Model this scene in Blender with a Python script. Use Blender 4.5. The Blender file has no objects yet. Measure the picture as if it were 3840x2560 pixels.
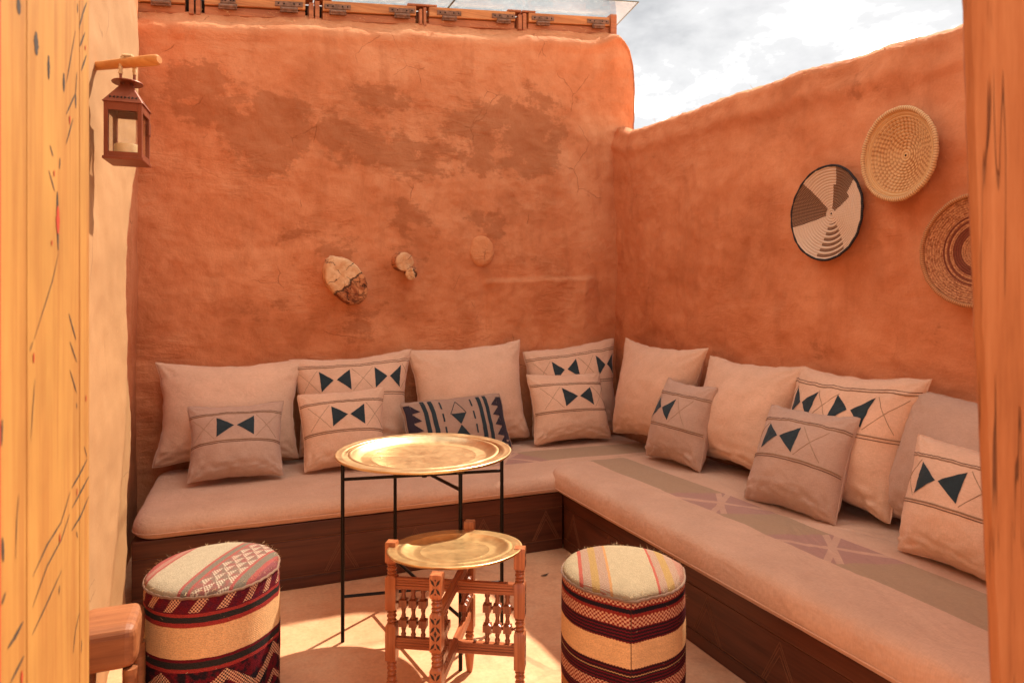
import bpy, bmesh, math, random
from mathutils import Vector, Matrix, noise as mn
R = math.radians
rnd = random.Random(7)
S = bpy.context.scene
COL = S.collection

# ------------------------------------------------------------------ camera
VIEW = math.atan(612 / 1487.0)
cam = bpy.data.cameras.new('camera'); camo = bpy.data.objects.new('camera', cam); COL.objects.link(camo)
camo.location = (0, 0, 1.35); camo.rotation_euler = (R(90), 0, -VIEW)
cam.sensor_width = 36; cam.lens = 22.76; cam.shift_y = -0.0272
cam.clip_start = 0.05; cam.clip_end = 3000
cam.dof.use_dof = True; cam.dof.focus_distance = 3.2; cam.dof.aperture_fstop = 4.0
S.camera = camo

# ------------------------------------------------------------------ light
SUN = Vector((.60, .42, 1.0)).normalized()
ELEV = math.asin(SUN.z); AZ = math.atan2(SUN.x, SUN.y)
sun = bpy.data.lights.new('sun', 'SUN'); suno = bpy.data.objects.new('sun', sun); COL.objects.link(suno)
sun.energy = 2.8; sun.angle = R(0.6); sun.color = (1.0, .90, .74)
suno.rotation_euler = SUN.to_track_quat('Z', 'Y').to_euler(); suno.location = (6, 4, 9)
S.view_settings.view_transform = 'Standard'; S.view_settings.look = 'None'
S.view_settings.exposure = 1.74; S.view_settings.gamma = 1.0

# ------------------------------------------------------------------ shader helpers
NT = None
class Ex:
    def __init__(s, v): s.v = v
    def __add__(a, b): return mth('ADD', a, b)
    __radd__ = __add__
    def __sub__(a, b): return mth('SUBTRACT', a, b)
    def __rsub__(a, b): return mth('SUBTRACT', b, a)
    def __mul__(a, b): return mth('MULTIPLY', a, b)
    __rmul__ = __mul__
    def __truediv__(a, b): return mth('DIVIDE', a, b)
    def __lt__(a, b): return mth('LESS_THAN', a, b)
    def __gt__(a, b): return mth('GREATER_THAN', a, b)
def link(v, sock):
    if isinstance(v, Ex): v = v.v
    if isinstance(v, bpy.types.NodeSocket): NT.links.new(v, sock)
    elif isinstance(v, (tuple, list)) and len(v) == 3 and sock.type == 'RGBA': sock.default_value = (*v, 1)
    else: sock.default_value = v
def mth(op, a, b=None, c=None):
    n = NT.nodes.new('ShaderNodeMath'); n.operation = op
    link(a, n.inputs[0])
    if b is not None: link(b, n.inputs[1])
    if c is not None: link(c, n.inputs[2])
    return Ex(n.outputs[0])
def absx(a): return mth('ABSOLUTE', a)
def frac(a): return mth('FRACT', a)
def clamp(a):
    m = mth('ADD', a, 0.0); m.v.node.use_clamp = True; return m
def smooth(a, lo, hi, t0=0.0, t1=1.0):
    n = NT.nodes.new('ShaderNodeMapRange'); n.interpolation_type = 'SMOOTHSTEP'
    link(a, n.inputs[0]); n.inputs[1].default_value = lo; n.inputs[2].default_value = hi
    n.inputs[3].default_value = t0; n.inputs[4].default_value = t1
    return Ex(n.outputs[0])
def band(x, lo, hi): return mth('MULTIPLY', mth('GREATER_THAN', x, lo), mth('LESS_THAN', x, hi))
def mix(f, a, b):
    n = NT.nodes.new('ShaderNodeMix'); n.data_type = 'RGBA'
    link(f, n.inputs[0]); link(a, n.inputs[6]); link(b, n.inputs[7]); return Ex(n.outputs[2])
def mul(a, b, f=1.0):
    n = NT.nodes.new('ShaderNodeMix'); n.data_type = 'RGBA'; n.blend_type = 'MULTIPLY'
    link(f, n.inputs[0]); link(a, n.inputs[6]); link(b, n.inputs[7]); return Ex(n.outputs[2])
def coord(kind='Object'):
    n = NT.nodes.new('ShaderNodeTexCoord'); return Ex(n.outputs[kind])
def xyz(v):
    n = NT.nodes.new('ShaderNodeSeparateXYZ'); link(v, n.inputs[0]); return [Ex(o) for o in n.outputs]
def vec(x, y, z):
    n = NT.nodes.new('ShaderNodeCombineXYZ'); link(x, n.inputs[0]); link(y, n.inputs[1]); link(z, n.inputs[2]); return Ex(n.outputs[0])
def vmul(v, s):
    n = NT.nodes.new('ShaderNodeVectorMath'); n.operation = 'MULTIPLY'; link(v, n.inputs[0]); n.inputs[1].default_value = s; return Ex(n.outputs[0])
def nz(v, scale, det=3, rough=.55, dist=0.0):
    n = NT.nodes.new('ShaderNodeTexNoise'); link(v, n.inputs['Vector']); n.inputs['Scale'].default_value = scale
    n.inputs['Detail'].default_value = det; n.inputs['Roughness'].default_value = rough; n.inputs['Distortion'].default_value = dist
    return Ex(n.outputs[0])
def vor(v, scale, feat='DISTANCE_TO_EDGE'):
    n = NT.nodes.new('ShaderNodeTexVoronoi'); n.feature = feat; link(v, n.inputs['Vector']); n.inputs['Scale'].default_value = scale
    return Ex(n.outputs[0])
def ramp(f, stops):
    n = NT.nodes.new('ShaderNodeValToRGB'); link(f, n.inputs[0]); e = n.color_ramp.elements
    while len(e) < len(stops): e.new(.5)
    for k, (p, c) in enumerate(stops): e[k].position = p; e[k].color = (*c, 1)
    return Ex(n.outputs[0])
def bump(h, strength=.5, dist=.01, prev=None):
    n = NT.nodes.new('ShaderNodeBump'); n.inputs['Strength'].default_value = strength; n.inputs['Distance'].default_value = dist
    link(h, n.inputs['Height'])
    if prev is not None: link(prev, n.inputs['Normal'])
    return Ex(n.outputs[0])
BS = None
def newmat(name, rough=.8, col=None, metal=0.0, spec=.3):
    global NT, BS
    m = bpy.data.materials.new(name); m.use_nodes = True; NT = m.node_tree
    BS = next(n for n in NT.nodes if n.type == 'BSDF_PRINCIPLED')
    BS.inputs['Roughness'].default_value = rough; BS.inputs['Metallic'].default_value = metal
    BS.inputs['Specular IOR Level'].default_value = spec
    if col is not None: link(col, BS.inputs['Base Color'])
    return m
def setc(c): link(c, BS.inputs['Base Color'])
def setn(n): link(n, BS.inputs['Normal'])

# ------------------------------------------------------------------ sky: thin bright cloud over the whole dome
W = bpy.data.worlds.new('World'); S.world = W; W.use_nodes = True; NT = W.node_tree
bg = NT.nodes['Background']
st = NT.nodes.new('ShaderNodeTexSky'); st.sky_type = 'NISHITA'; st.sun_disc = False
st.sun_elevation = ELEV; st.sun_rotation = AZ; st.air_density = 1.0; st.dust_density = 2.0
d = coord('Generated'); dx, dy, dz = xyz(d)
den = mth('MAXIMUM', dz, 0.0) + 0.22
cv = vec(dx / den, dy / den, 0.0)
c1 = nz(cv, 1.5, 8, .58, .35); c2 = nz(cv, 5.0, 5, .6)
cn = c1 * .74 + c2 * .26
cloud = mix(smooth(cn, .36, .55), (1.62, 1.62, 1.62), (2.75, 2.71, 2.66))      # grey gaps to white cloud
cloud = mix(smooth(cn, .525, .655), cloud, (30.0, 28.8, 27.4))                  # sunlit cloud cores
link(mix(.96, Ex(st.outputs[0]), cloud), bg.inputs[0]); bg.inputs[1].default_value = 0.1

# ------------------------------------------------------------------ mesh helpers
def mesh_obj(name, V, F, mat, parent=None, loc=(0, 0, 0), smooth_=True, uvs=None, mats=None, fm=None):
    me = bpy.data.meshes.new(name); me.from_pydata([tuple(v) for v in V], [], F); me.update()
    if smooth_: me.polygons.foreach_set('use_smooth', [True] * len(me.polygons))
    for m in (mats or [mat]): me.materials.append(m)
    if fm: me.polygons.foreach_set('material_index', fm)
    if uvs:
        ul = me.uv_layers.new(name='UVMap')
        for l in me.loops: ul.data[l.index].uv = uvs[l.vertex_index]
    o = bpy.data.objects.new(name, me); COL.objects.link(o); o.location = loc
    if parent: o.parent = parent
    return o
def empty(name, loc, label, cat, group=None, rz=0):
    o = bpy.data.objects.new(name, None); COL.objects.link(o); o.location = loc; o.rotation_euler.z = rz; o.empty_display_size = .1
    return tag(o, label, cat, group)
def tag(o, label=None, cat=None, group=None, kind=None):
    if label: o['label'] = label
    if cat: o['category'] = cat
    if group: o['group'] = group
    if kind: o['kind'] = kind
    return o
class MB:
    def __init__(s): s.V = []; s.F = []
    def add(s, V, F):
        k = len(s.V); s.V += [Vector(v) for v in V]; s.F += [tuple(i + k for i in f) for f in F]; return s
    def box(s, a, b):
        (x0, y0, z0), (x1, y1, z1) = a, b
        return s.add([(x0,y0,z0),(x1,y0,z0),(x1,y1,z0),(x0,y1,z0),(x0,y0,z1),(x1,y0,z1),(x1,y1,z1),(x0,y1,z1)],
            [(0,3,2,1),(4,5,6,7),(0,1,5,4),(1,2,6,5),(2,3,7,6),(3,0,4,7)])
    def xf(s, M):
        s.V = [M @ v for v in s.V]; return s
    def tube(s, pts, r, n=8, cap=True):
        pts = [Vector(p) for p in pts]; V = []; F = []
        rr = r if isinstance(r, (list, tuple)) else [r] * len(pts)
        t0 = (pts[1] - pts[0]).normalized(); up = Vector((0,0,1)) if abs(t0.z) < .9 else Vector((1,0,0))
        a = t0.cross(up).normalized()
        for i, p in enumerate(pts):
            t = (pts[min(i+1, len(pts)-1)] - pts[max(i-1, 0)]).normalized()
            a = (a - t * a.dot(t)).normalized(); b = t.cross(a)
            for k in range(n):
                th = 2*math.pi*k/n; V.append(p + (a*math.cos(th) + b*math.sin(th)) * rr[i])
        for i in range(len(pts)-1):
            for k in range(n): F.append((i*n+k, i*n+(k+1)%n, (i+1)*n+(k+1)%n, (i+1)*n+k))
        if cap: F.append(tuple(range(n))[::-1]); F.append(tuple((len(pts)-1)*n+k for k in range(n)))
        return s.add(V, F)
    def lathe(s, prof, n=32, capb=True, capt=True, fn=None):
        V = []; F = []
        for i, (r, z) in enumerate(prof):
            for k in range(n):
                th = 2*math.pi*k/n; q = fn(th, r, z) if fn else r
                V.append((q*math.cos(th), q*math.sin(th), z))
        for i in range(len(prof)-1):
            for k in range(n): F.append((i*n+k, i*n+(k+1)%n, (i+1)*n+(k+1)%n, (i+1)*n+k))
        if capb: F.append(tuple(range(n))[::-1])
        if capt: F.append(tuple((len(prof)-1)*n+k for k in range(n)))
        return s.add(V, F)
    def build(s, name, mat, parent=None, loc=(0,0,0), sm=False, bevel=0.0, seg=2, kind=None):
        o = mesh_obj(name, s.V, s.F, mat, parent, loc, sm)
        if bevel:
            bm = bmesh.new(); bm.from_mesh(o.data)
            bmesh.ops.bevel(bm, geom=[e for e in bm.edges if e.is_manifold and e.calc_face_angle(0) > .5], offset=bevel, segments=seg, profile=.6, affect='EDGES')
            bm.to_mesh(o.data); bm.free()
            if seg > 1: o.data.polygons.foreach_set('use_smooth', [False]*len(o.data.polygons))
        if sm and hasattr(o.data, 'set_sharp_from_angle'): o.data.set_sharp_from_angle(angle=R(40))
        if kind: o['kind'] = kind
        return o
def fb(x, y, z=0.0, s=1.0, o=4):     # fractal noise about -1..1
    return mn.fractal(Vector((x*s, y*s, z*s)), .55, 2.0, o)
def lerp(a, b, t): return a + (b - a) * t
def interp(tab, x):
    if x <= tab[0][0]: return tab[0][1]
    for (a, va), (b, vb) in zip(tab, tab[1:]):
        if x <= b: 
            t = (x - a) / (b - a); t = t*t*(3-2*t); return va + (vb - va) * t
    return tab[-1][1]

# ------------------------------------------------------------------ materials
def mud(name, dark, mid, light, patches=None, bs=1.0, con=1.0, crack=1.0):
    m = newmat(name, .90, spec=.18); p = coord(); x, y, z = xyz(p)
    f = nz(p, 1.35, 4, .55, .25) * .5 + nz(p, 4.2, 6, .62, .25) * .5
    c = ramp(f, [(.5 - .22*con, dark), (.5 - .02*con, mid), (.5 + .17*con, light)])
    wash = smooth(nz(p, 2.3, 9, .72, .2), .50, .62); c = mix(wash * .38, c, light)
    crk = smooth(vor(vec(x + nz(p, 6, 3) * .12, y, z + nz(p, 8, 3) * .10), 2.6), .010, .002) * smooth(nz(p, 2.6, 2), .56, .62)
    fleck = smooth(nz(vmul(p, (140, 140, 36)), 1.0, 2, .5, 1.2), .73, .78) * smooth(nz(p, 3.7, 2), .44, .56)
    c = mix(fleck * .45, c, (.80, .46, .22)); c = mix(crk * (.5 * crack), c, tuple(v * .55 for v in dark))
    drip = smooth(nz(vmul(p, (5, 5, 1.3)), 1.0, 5, .65, .2), .53, .68); c = mix(drip * .30, c, dark)
    if patches:
        tot = None; nn = nz(vmul(p, (1, 1, 1.25)), 4.2, 9, .70, .15)
        for (px, pz, rx, rz, amp) in patches:
            a = (x - px) / rx; b = (z - pz) / rz
            g = smooth(a*a + b*b, 1.0, 0.0) * amp
            tot = g if tot is None else mth('MAXIMUM', tot, g)
        brush = nz(vmul(p, (14, 14, 52)), 1.0, 5, .7, .5)
        nk = nn * .84 + brush * .16 + tot * .24
        c = mix(smooth(nk, .56, .70) * .22, c, dark); k = smooth(nk, .635, .705)
        c = mix(k * .46, c, tuple(v * .78 for v in dark))
    c = mul(c, ramp(nz(p, 120, 3, .6), [(.3, (.95,)*3), (.7, (1.03,)*3)]))
    setc(c)
    trow = nz(vmul(p, (7, 7, 26)), 1.0, 5, .62, .5); tm = smooth(nz(p, 1.9, 2, .5), .48, .60)
    h1 = bump(nz(p, 5.5, 7, .62, .2), .50 * bs, .035); h2 = bump(nz(p, 42, 7, .70), .42 * bs, .007, h1)
    h3 = bump(smooth(trow, .42, .62) * tm + fleck * .6 - crk * (1.5 * crack), .42 * bs, .006, h2)
    pit = smooth(nz(p, 30, 3, .6), .67, .73); setn(bump(pit, .30 * bs, -.006, h3))
    return m
M = {}
M['mud_back'] = mud('mud_plaster_back', (.38, .120, .043), (.58, .208, .086), (.70, .305, .144),
    [(-.22, 2.72, .42, .30, 1), (.16, 2.50, .45, .42, 1.05), (.62, 2.52, .45, .30, .9), (1.05, 2.42, .36, .26, .85), (1.55, 2.62, .60, .42, 1), (1.95, 2.72, .48, .50, 1), (.78, 2.80, .36, .20, .8), (1.06, 1.92, .34, .36, .72), (.50, 1.85, .45, .25, .6), (1.62, 2.00, .26, .16, 1.0), (.70, 1.30, .45, .22, .6), (1.9, 1.75, .5, .22, .4), (.1, 1.5, .5, .3, .35)])
M['mud_right'] = mud('mud_plaster_right', (.36, .110, .040), (.55, .185, .074), (.67, .265, .120), [(2.7, 2.35, 9, .2, .18), (2.7, 1.2, 9, .3, .22)], .9, crack=.12)
M['mud_left'] = mud('mud_plaster_left', (.36, .190, .083), (.39, .205, .090), (.41, .22, .10), bs=.08)
M['mud_front'] = mud('mud_plaster_front', (.40, .13, .05), (.52, .18, .07), (.6, .24, .1))

def plain(name, col, rough=.8, metal=0.0, spec=.3, var=.12, scale=6, bs=60, bd=.002, bstr=.2):
    m = newmat(name, rough, metal=metal, spec=spec); p = coord()
    setc(mul(col, ramp(nz(p, scale, 5, .6), [(.3, (1-var,)*3), (.7, (1+var*.6,)*3)])))
    setn(bump(nz(p, bs, 3, .6), bstr, bd)); return m
def fabric(name, col, var=.10):
    m = newmat(name, .95, spec=.08); p = coord(); x, y, z = xyz(p)
    BS.inputs['Sheen Weight'].default_value = .12; BS.inputs['Sheen Roughness'].default_value = .5
    w1 = nz(vmul(p, (420, 420, 60)), 1, 2, .5); w2 = nz(vmul(p, (60, 60, 420)), 1, 2, .5)
    w = w1 * .5 + w2 * .5
    c = mul(col, ramp(nz(p, 5, 5, .6), [(.3, (1-var,)*3), (.7, (1+var*.5,)*3)]))
    c = mul(c, ramp(w, [(.35, (.88, .87, .86)), (.65, (1.05, 1.05, 1.05))]))
    setc(c); h = bump(w, .35, .0015); setn(bump(nz(p, 16, 4, .6, .6), .35, .012, h)); return m
M['linen'] = fabric('beige_linen', (.75, .465, .31))
M['linen_grey'] = fabric('taupe_linen', (.53, .335, .24))
M['linen_print'] = fabric('taupe_print_linen', (.42, .265, .19))
M['teal'] = fabric('dark_teal_cloth', (.030, .045, .052), .2)
M['plum'] = fabric('plum_black_cloth', (.045, .032, .042), .2)
M['piping'] = fabric('brown_piping', (.34, .20, .12))
M['seam'] = fabric('seam_thread', (.20, .11, .07))
M['stitch'] = fabric('tan_stitch', (.40, .25, .15))

def wood(name, a, b, axis, rough=.55, spec=.35, scale=1.0, bst=.25, ring=.0):
    m = newmat(name, rough, spec=spec); p = coord()
    st_ = {'x': (.6, 14, 14), 'y': (14, .6, 14), 'z': (14, 14, .6)}[axis]
    q = vmul(p, tuple(v*scale for v in st_))
    g = nz(q, 1.5, 6, .62, 1.0); g2 = nz(q, 6.0, 4, .6)
    c = mix(smooth(g * .7 + g2 * .3, .34, .64), a, b)
    c = mul(c, ramp(nz(p, 3.5, 4, .6), [(.3, (.86, .84, .82)), (.7, (1.06, 1.06, 1.06))]))
    setc(c); setn(bump(g * .6 + g2 * .4, bst, .004)); return m
M['door_wood'] = wood('painted_door_wood', (.33, .135, .030), (.43, .215, .052), 'z', .6, bst=.35)
m = newmat('jamb_wood', .78, spec=.2); p = coord(); g1 = nz(vmul(p, (26, 26, 1.1)), 1.3, 7, .68, .25); g2 = nz(vmul(p, (120, 120, 6)), 1.0, 3, .6); bl = nz(vmul(p, (1, 1, .6)), 5, 5, .6)
c = ramp(g1 * .62 + g2 * .18 + bl * .20, [(.34, (.25, .078, .024)), (.48, (.37, .127, .042)), (.64, (.47, .185, .070))])
fis = smooth(absx(nz(vmul(p, (34, 34, .9)), 1.0, 3, .6, .1) - .5), .012, .003) * smooth(nz(p, 3, 2), .48, .56); c = mix(fis * .75, c, (.07, .022, .01))
setc(c); setn(bump(fis, .9, -.008, bump(g1 * .6 + g2 * .4, .55, .006))); M['post_wood'] = m
M['base_wood'] = wood('dark_base_wood', (.066, .019, .009), (.125, .036, .016), 'x', .40, bst=.15)
M['base_wood_y'] = wood('dark_base_wood_along', (.050, .017, .010), (.105, .032, .016), 'y', .42, bst=.15)
M['inlay'] = plain('copper_inlay', (.21, .080, .037), .5, var=.3)
M['cedar'] = wood('cedar_wood', (.27, .070, .024), (.50, .170, .064), 'z', .32, spec=.4, scale=1.6, bst=.2)
M['cedar_rail'] = wood('cedar_rail_wood', (.24, .062, .022), (.42, .130, .048), 'x', .32, spec=.4, scale=1.6, bst=.2)
M['cedar_dark'] = wood('dark_cedar', (.16, .038, .014), (.32, .090, .034), 'z', .28, spec=.5, scale=1.6, bst=.15)
M['carve'] = plain('burnt_carving', (.022, .014, .010), .7)
M['timber'] = wood('roof_timber', (.42, .15, .045), (.66, .29, .10), 'x', .6, bst=.3)
M['timber_red'] = wood('roof_timber_red', (.34, .11, .045), (.50, .18, .07), 'x', .7, bst=.4)
M['peg'] = wood('peg_wood', (.52, .20, .05), (.66, .30, .09), 'x', .5)
M['stool_wood'] = wood('stool_wood', (.19, .058, .020), (.32, .115, .042), 'x', .5)
M['iron'] = plain('rusty_hinge_iron', (.27, .15, .10), .8, .2, var=.5, scale=40)
M['black_metal'] = plain('black_steel', (.018, .014, .012), .38, .8, .5, var=.2)
M['lantern'] = plain('brown_lantern_metal', (.235, .060, .026), .45, .35, .4, var=.15, scale=12)
M['rope'] = plain('straw_rope', (.62, .42, .22), .9, var=.3, scale=60)
M['wax'] = plain('candle_wax', (.78, .52, .25), .5, var=.05)
M['ink'] = plain('black_door_paint', (.045, .035, .030), .7, var=.3, scale=20)
M['red'] = plain('red_door_paint', (.40, .045, .02), .6)
M['gap'] = plain('shadow_gap', (.02, .012, .008), .9)
M['leafdry'] = plain('dry_leaf', (.10, .055, .03), .8)
M['strawf'] = plain('straw_fibre', (.66, .40, .18), .9)

# brass
def brass(name, col, r):
    m = newmat(name, r, metal=1.0); p = coord(); x, y, z = xyz(p)
    setc(mul(col, ramp(nz(p, 14, 6, .65, .6), [(.3, (.80, .78, .74)), (.7, (1.05, 1.05, 1.05))])))
    link(nz(p, 22, 6, .7) * .22 + (r - .10), BS.inputs['Roughness'])
    rr = mth('SQRT', x*x + y*y); ang = mth('ARCTAN2', y, x)
    eng = mth('SINE', ang * 48) * mth('SINE', rr * 420)
    h = bump(nz(p, 90, 3, .6), .04, .002); setn(bump(eng * smooth(rr, .22, .05), .12, .0008, h)); return m
M['brass'] = brass('pale_brass', (.80, .58, .32), .35)
M['brass2'] = brass('golden_brass', (.80, .55, .26), .36)
def thinglass(name, tint, dirt):
    """thin pane: passes light straight through, mirrors a little of the sky, carries some dust"""
    m = newmat(name, .05); p = coord(); out = next(n for n in NT.nodes if n.type == 'OUTPUT_MATERIAL')
    tr = NT.nodes.new('ShaderNodeBsdfTransparent'); link(tint, tr.inputs[0]); gl = NT.nodes.new('ShaderNodeBsdfGlossy'); gl.inputs['Roughness'].default_value = .04
    fr_ = NT.nodes.new('ShaderNodeLayerWeight'); m1 = NT.nodes.new('ShaderNodeMixShader'); link(mth('POWER', Ex(fr_.outputs['Facing']), 4.0) * .5 + .03, m1.inputs[0]); NT.links.new(tr.outputs[0], m1.inputs[1]); NT.links.new(gl.outputs[0], m1.inputs[2])
    df = NT.nodes.new('ShaderNodeBsdfTranslucent'); link((.80, .78, .74), df.inputs[0]); m2 = NT.nodes.new('ShaderNodeMixShader'); link(smooth(nz(p, 22, 6, .75, .5), .45, .72) * dirt + dirt * .15, m2.inputs[0])
    NT.links.new(m1.outputs[0], m2.inputs[1]); NT.links.new(df.outputs[0], m2.inputs[2]); NT.links.new(m2.outputs[0], out.inputs[0]); return m
M['glass'] = thinglass('lantern_glass', (.97, .97, .96), .03); M['roofglass'] = thinglass('roof_glass', (.93, .95, .94), .10)
M['glass_edge'] = plain('glass_edge', (.10, .14, .13), .2)

# floor
m = newmat('floor_plaster', .78, spec=.25); p = coord()
c = ramp(nz(p, 2.2, 6, .6, .6) * .6 + nz(p, 12, 5, .62) * .4, [(.32, (.56, .25, .125)), (.5, (.70, .345, .18)), (.68, (.74, .42, .24))])
cr = vor(p, 1.3); crm = smooth(cr + nz(p, 7, 4, .6) * .02, .026, .016) * smooth(nz(p, 1.3, 2), .50, .62)
c = mix(crm * .45, c, (.28, .13, .07))
stn = smooth(nz(p, 3.4, 6, .68, .4), .55, .70); c = mix(stn * .35, c, (.40, .17, .085)); dus = smooth(nz(p, 1.7, 5, .65, .3), .52, .68); c = mix(dus * .4, c, (.76, .46, .28))
grit = smooth(nz(p, 85, 2, .5), .72, .78); c = mix(grit * .6, c, (.24, .11, .06))
setc(mul(c, ramp(nz(p, 60, 4, .65), [(.3, (.88, .87, .86)), (.7, (1.05, 1.05, 1.05))])))
setn(bump(nz(p, 30, 5, .65), .3, .008, bump(crm, .5, -.004))); M['floor'] = m

# ------------------------------------------------------------------ ground
g = []
gx = [-400, -60, -12, -4, -1, 1, 3, 6, 15, 60, 400]; gy = [-400, -60, -12, -3, 0, 1.5, 3, 4.5, 7, 15, 60, 400]
V = [(x, y, 0) for y in gy for x in gx]; nx = len(gx)
F = [(j*nx+i, j*nx+i+1, (j+1)*nx+i+1, (j+1)*nx+i) for j in range(len(gy)-1) for i in range(nx-1)]
tag(mesh_obj('ground', V, F, M['floor'], smooth_=False), kind='structure')

# ------------------------------------------------------------------ back wall
YB = 4.42
def zt(x):
    z = 3.236 + (x + .604) * .1208 + .012 * fb(x, 3.3, 0, 1.5)
    if x > 2.66: z = min(z, 2.98 + .66 * max(0, 1 - (abs(x - 2.66) / .252) ** 2.6) ** .385)
    return z
LOGS = [(.57, 1.64, .15, .055), (1.0, 1.70, .09, .03)]
def back_push(x, z):
    h = .020 * fb(x, z, 1, .9) + .010 * fb(x, z, 5, 3.2) + .004 * fb(x, z, 9, 11)
    # ledge on the right: wall below steps forward
    if 1.45 < x < 2.66 and z < 1.70:
        zl = 1.595 + (x - 1.64) * .055 + .006 * fb(x, 0, 3, 7)
        k = min(1, max(0, (zl - z) / .018)) * max(0, 1 - max(0, zl - z - .02) / .42)
        k *= min(1, max(0, (x - 1.60) / .05)) * min(1, max(0, (2.55 - x) / .14))
        h += .060 * k
    for (lx, lz, r, a) in LOGS:
        q = math.hypot(x - lx, z - lz) / r
        h += a * .6 * math.exp(-(max(0, q - .6)) ** 2 * 2.0)
    q = math.hypot((x - 1.60) / .9, z - 1.80)
    h += .012 * math.exp(-(max(0, q - .11) / .08) ** 2)
    return h
xs = [-.75 + i * .0162 for i in range(207)]; xs = [x for x in xs if x < 2.66] + [2.66 + .252 * math.sin(R(a)) for a in range(0, 91, 5)]
rows = 240; V = []; rowsN = None
for x in xs:
    top = zt(x); zs = top - .24 * (1 - .6 * min(1, max(0, (x - 2.5) / .35)))
    yo = 0
    if x > 2.56: yo = .05 * (1 - math.sqrt(max(0, 1 - ((x - 2.56) / .353) ** 2)))
    prof = []
    for j in range(rows + 1):
        z = zs * j / rows; prof.append((YB + yo - back_push(x, z), z))
    y0 = prof[-1][0]
    for a in range(1, 13):
        th = R(90) * a / 12; nn = .008 * fb(x, a*.1, 2, 6) + .005 * fb(x, a*.06, 7, 25)
        q_ = a / 12; prof.append((y0 - .030 * math.sin(math.pi * min(1, q_ * 1.6)) + .17 * q_ ** 1.5, zs + (top - zs) * (q_ ** .9) + nn))
    prof += [(YB + .30, top + .005), (YB + .38, top - .06), (YB + .40, zs), (YB + .40, 0)]
    rowsN = len(prof)
    V += [(x, y, z) for y, z in prof]
F = []
for i in range(len(xs)-1):
    for j in range(rowsN-1): F.append((i*rowsN+j, (i+1)*rowsN+j, (i+1)*rowsN+j+1, i*rowsN+j+1))
F.append(tuple((len(xs)-1)*rowsN + j for j in range(rowsN))); F.append(tuple(range(rowsN))[::-1])
wall_b = tag(mesh_obj('adobe_wall', V, F, M['mud_back']), 'tall orange mud-plastered wall behind the bench, stained with dark patches and studded with log ends', 'wall')

# ------------------------------------------------------------------ right wall
XR = 2.71
RT = [(.3, 2.42), (1.2, 2.50), (1.74, 2.555), (2.17, 2.60), (2.70, 2.655), (3.43, 2.70), (4.0, 2.735), (4.25, 2.76), (4.42, 2.83)]
ys = [.72 + i * .018 for i in range(212)]; V = []; rows = 160
for y in ys:
    top = interp(RT, y) + .006 * fb(y, 1.7, 4, 2.2) + .004 * fb(y, 8, 4, 22); zs = top - .06; prof = []
    for j in range(rows + 1):
        z = zs * j / rows
        h = .022 * fb(y, z, 21, .9) + .010 * fb(y, z, 25, 3.4) + .004 * fb(y, z, 29, 11)
        h += .018 * math.exp(-((z - top + .16) / .05) ** 2)       # slight lip under the crest
        prof.append((XR - h, z))
    x0 = prof[-1][0]
    for a in range(1, 11):
        th = R(90) * a / 10; nn = .006 * fb(y, a*.1, 32, 9)
        prof.append((x0 + .07 * (1 - math.cos(th)), zs + (top - zs) * math.sin(th) + nn))
    prof += [(XR + .20, top - .03), (XR + .24, zs - .1), (XR + .24, 0)]
    n2 = len(prof); V += [(x, y, z) for x, z in prof]
F = []
for i in range(len(ys)-1):
    for j in range(n2-1): F.append((i*n2+j, i*n2+j+1, (i+1)*n2+j+1, (i+1)*n2+j))
F.append(tuple((len(ys)-1)*n2 + j for j in range(n2))[::-1]); F.append(tuple(range(n2)))
wall_r = tag(mesh_obj('adobe_wall', V, F, M['mud_right']), 'lower orange mud-plastered side wall with sloping crest, hung with woven baskets', 'wall')

# ------------------------------------------------------------------ left wall (sunlit jamb, then the shaded strip running to the back wall)
EDGE = [(.16, 3.19), (.57, 3.23), (.79, 3.31), (.94, 3.30), (1.23, 3.24), (1.39, 3.22), (1.64, 3.21), (1.77, 3.29), (2.02, 3.44), (2.31, 3.49), (2.59, 3.54), (2.70, 3.52), (2.79, 3.41)]
V = []; nz_ = 150; cols = None
for j in range(nz_ + 1):
    z = 3.35 * j / nz_; e = interp(EDGE, z); path = []
    for k in range(70): y = .95 + (e - .06 - .95) * k / 69; path.append((-.47 + .010 * fb(y, z, 41, 1.4) + .003 * fb(y, z, 43, 9), y))
    for a in range(1, 9): th = R(80) * a / 8; path.append((path[69][0] - .10 * (1 - math.cos(th)), e - .06 + .06 * math.sin(th)))
    for k in range(1, 25): t = k / 24; path.append((lerp(path[77][0], -.60, t**.5) + .008 * fb(t*2, z, 45, 1.5), lerp(e, 4.50, t)))
    path += [(-.95, 4.5), (-.95, .95)]
    cols = len(path); V += [(x, y, z) for x, y in path]
F = []
for j in range(nz_):
    for i in range(cols): k = (i + 1) % cols; F.append((j*cols+i, j*cols+k, (j+1)*cols+k, (j+1)*cols+i))
F.append(tuple(nz_*cols + i for i in range(cols)))
fm = [1 if 76 <= i < cols - 3 else 0 for j in range(nz_) for i in range(cols)] + [0]
tag(mesh_obj('adobe_wall', V, F, None, mats=[M['mud_left'], M['mud_back']], fm=fm), 'pale sunlit plaster wall end on the left, where the lantern hangs', 'wall')

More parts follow.
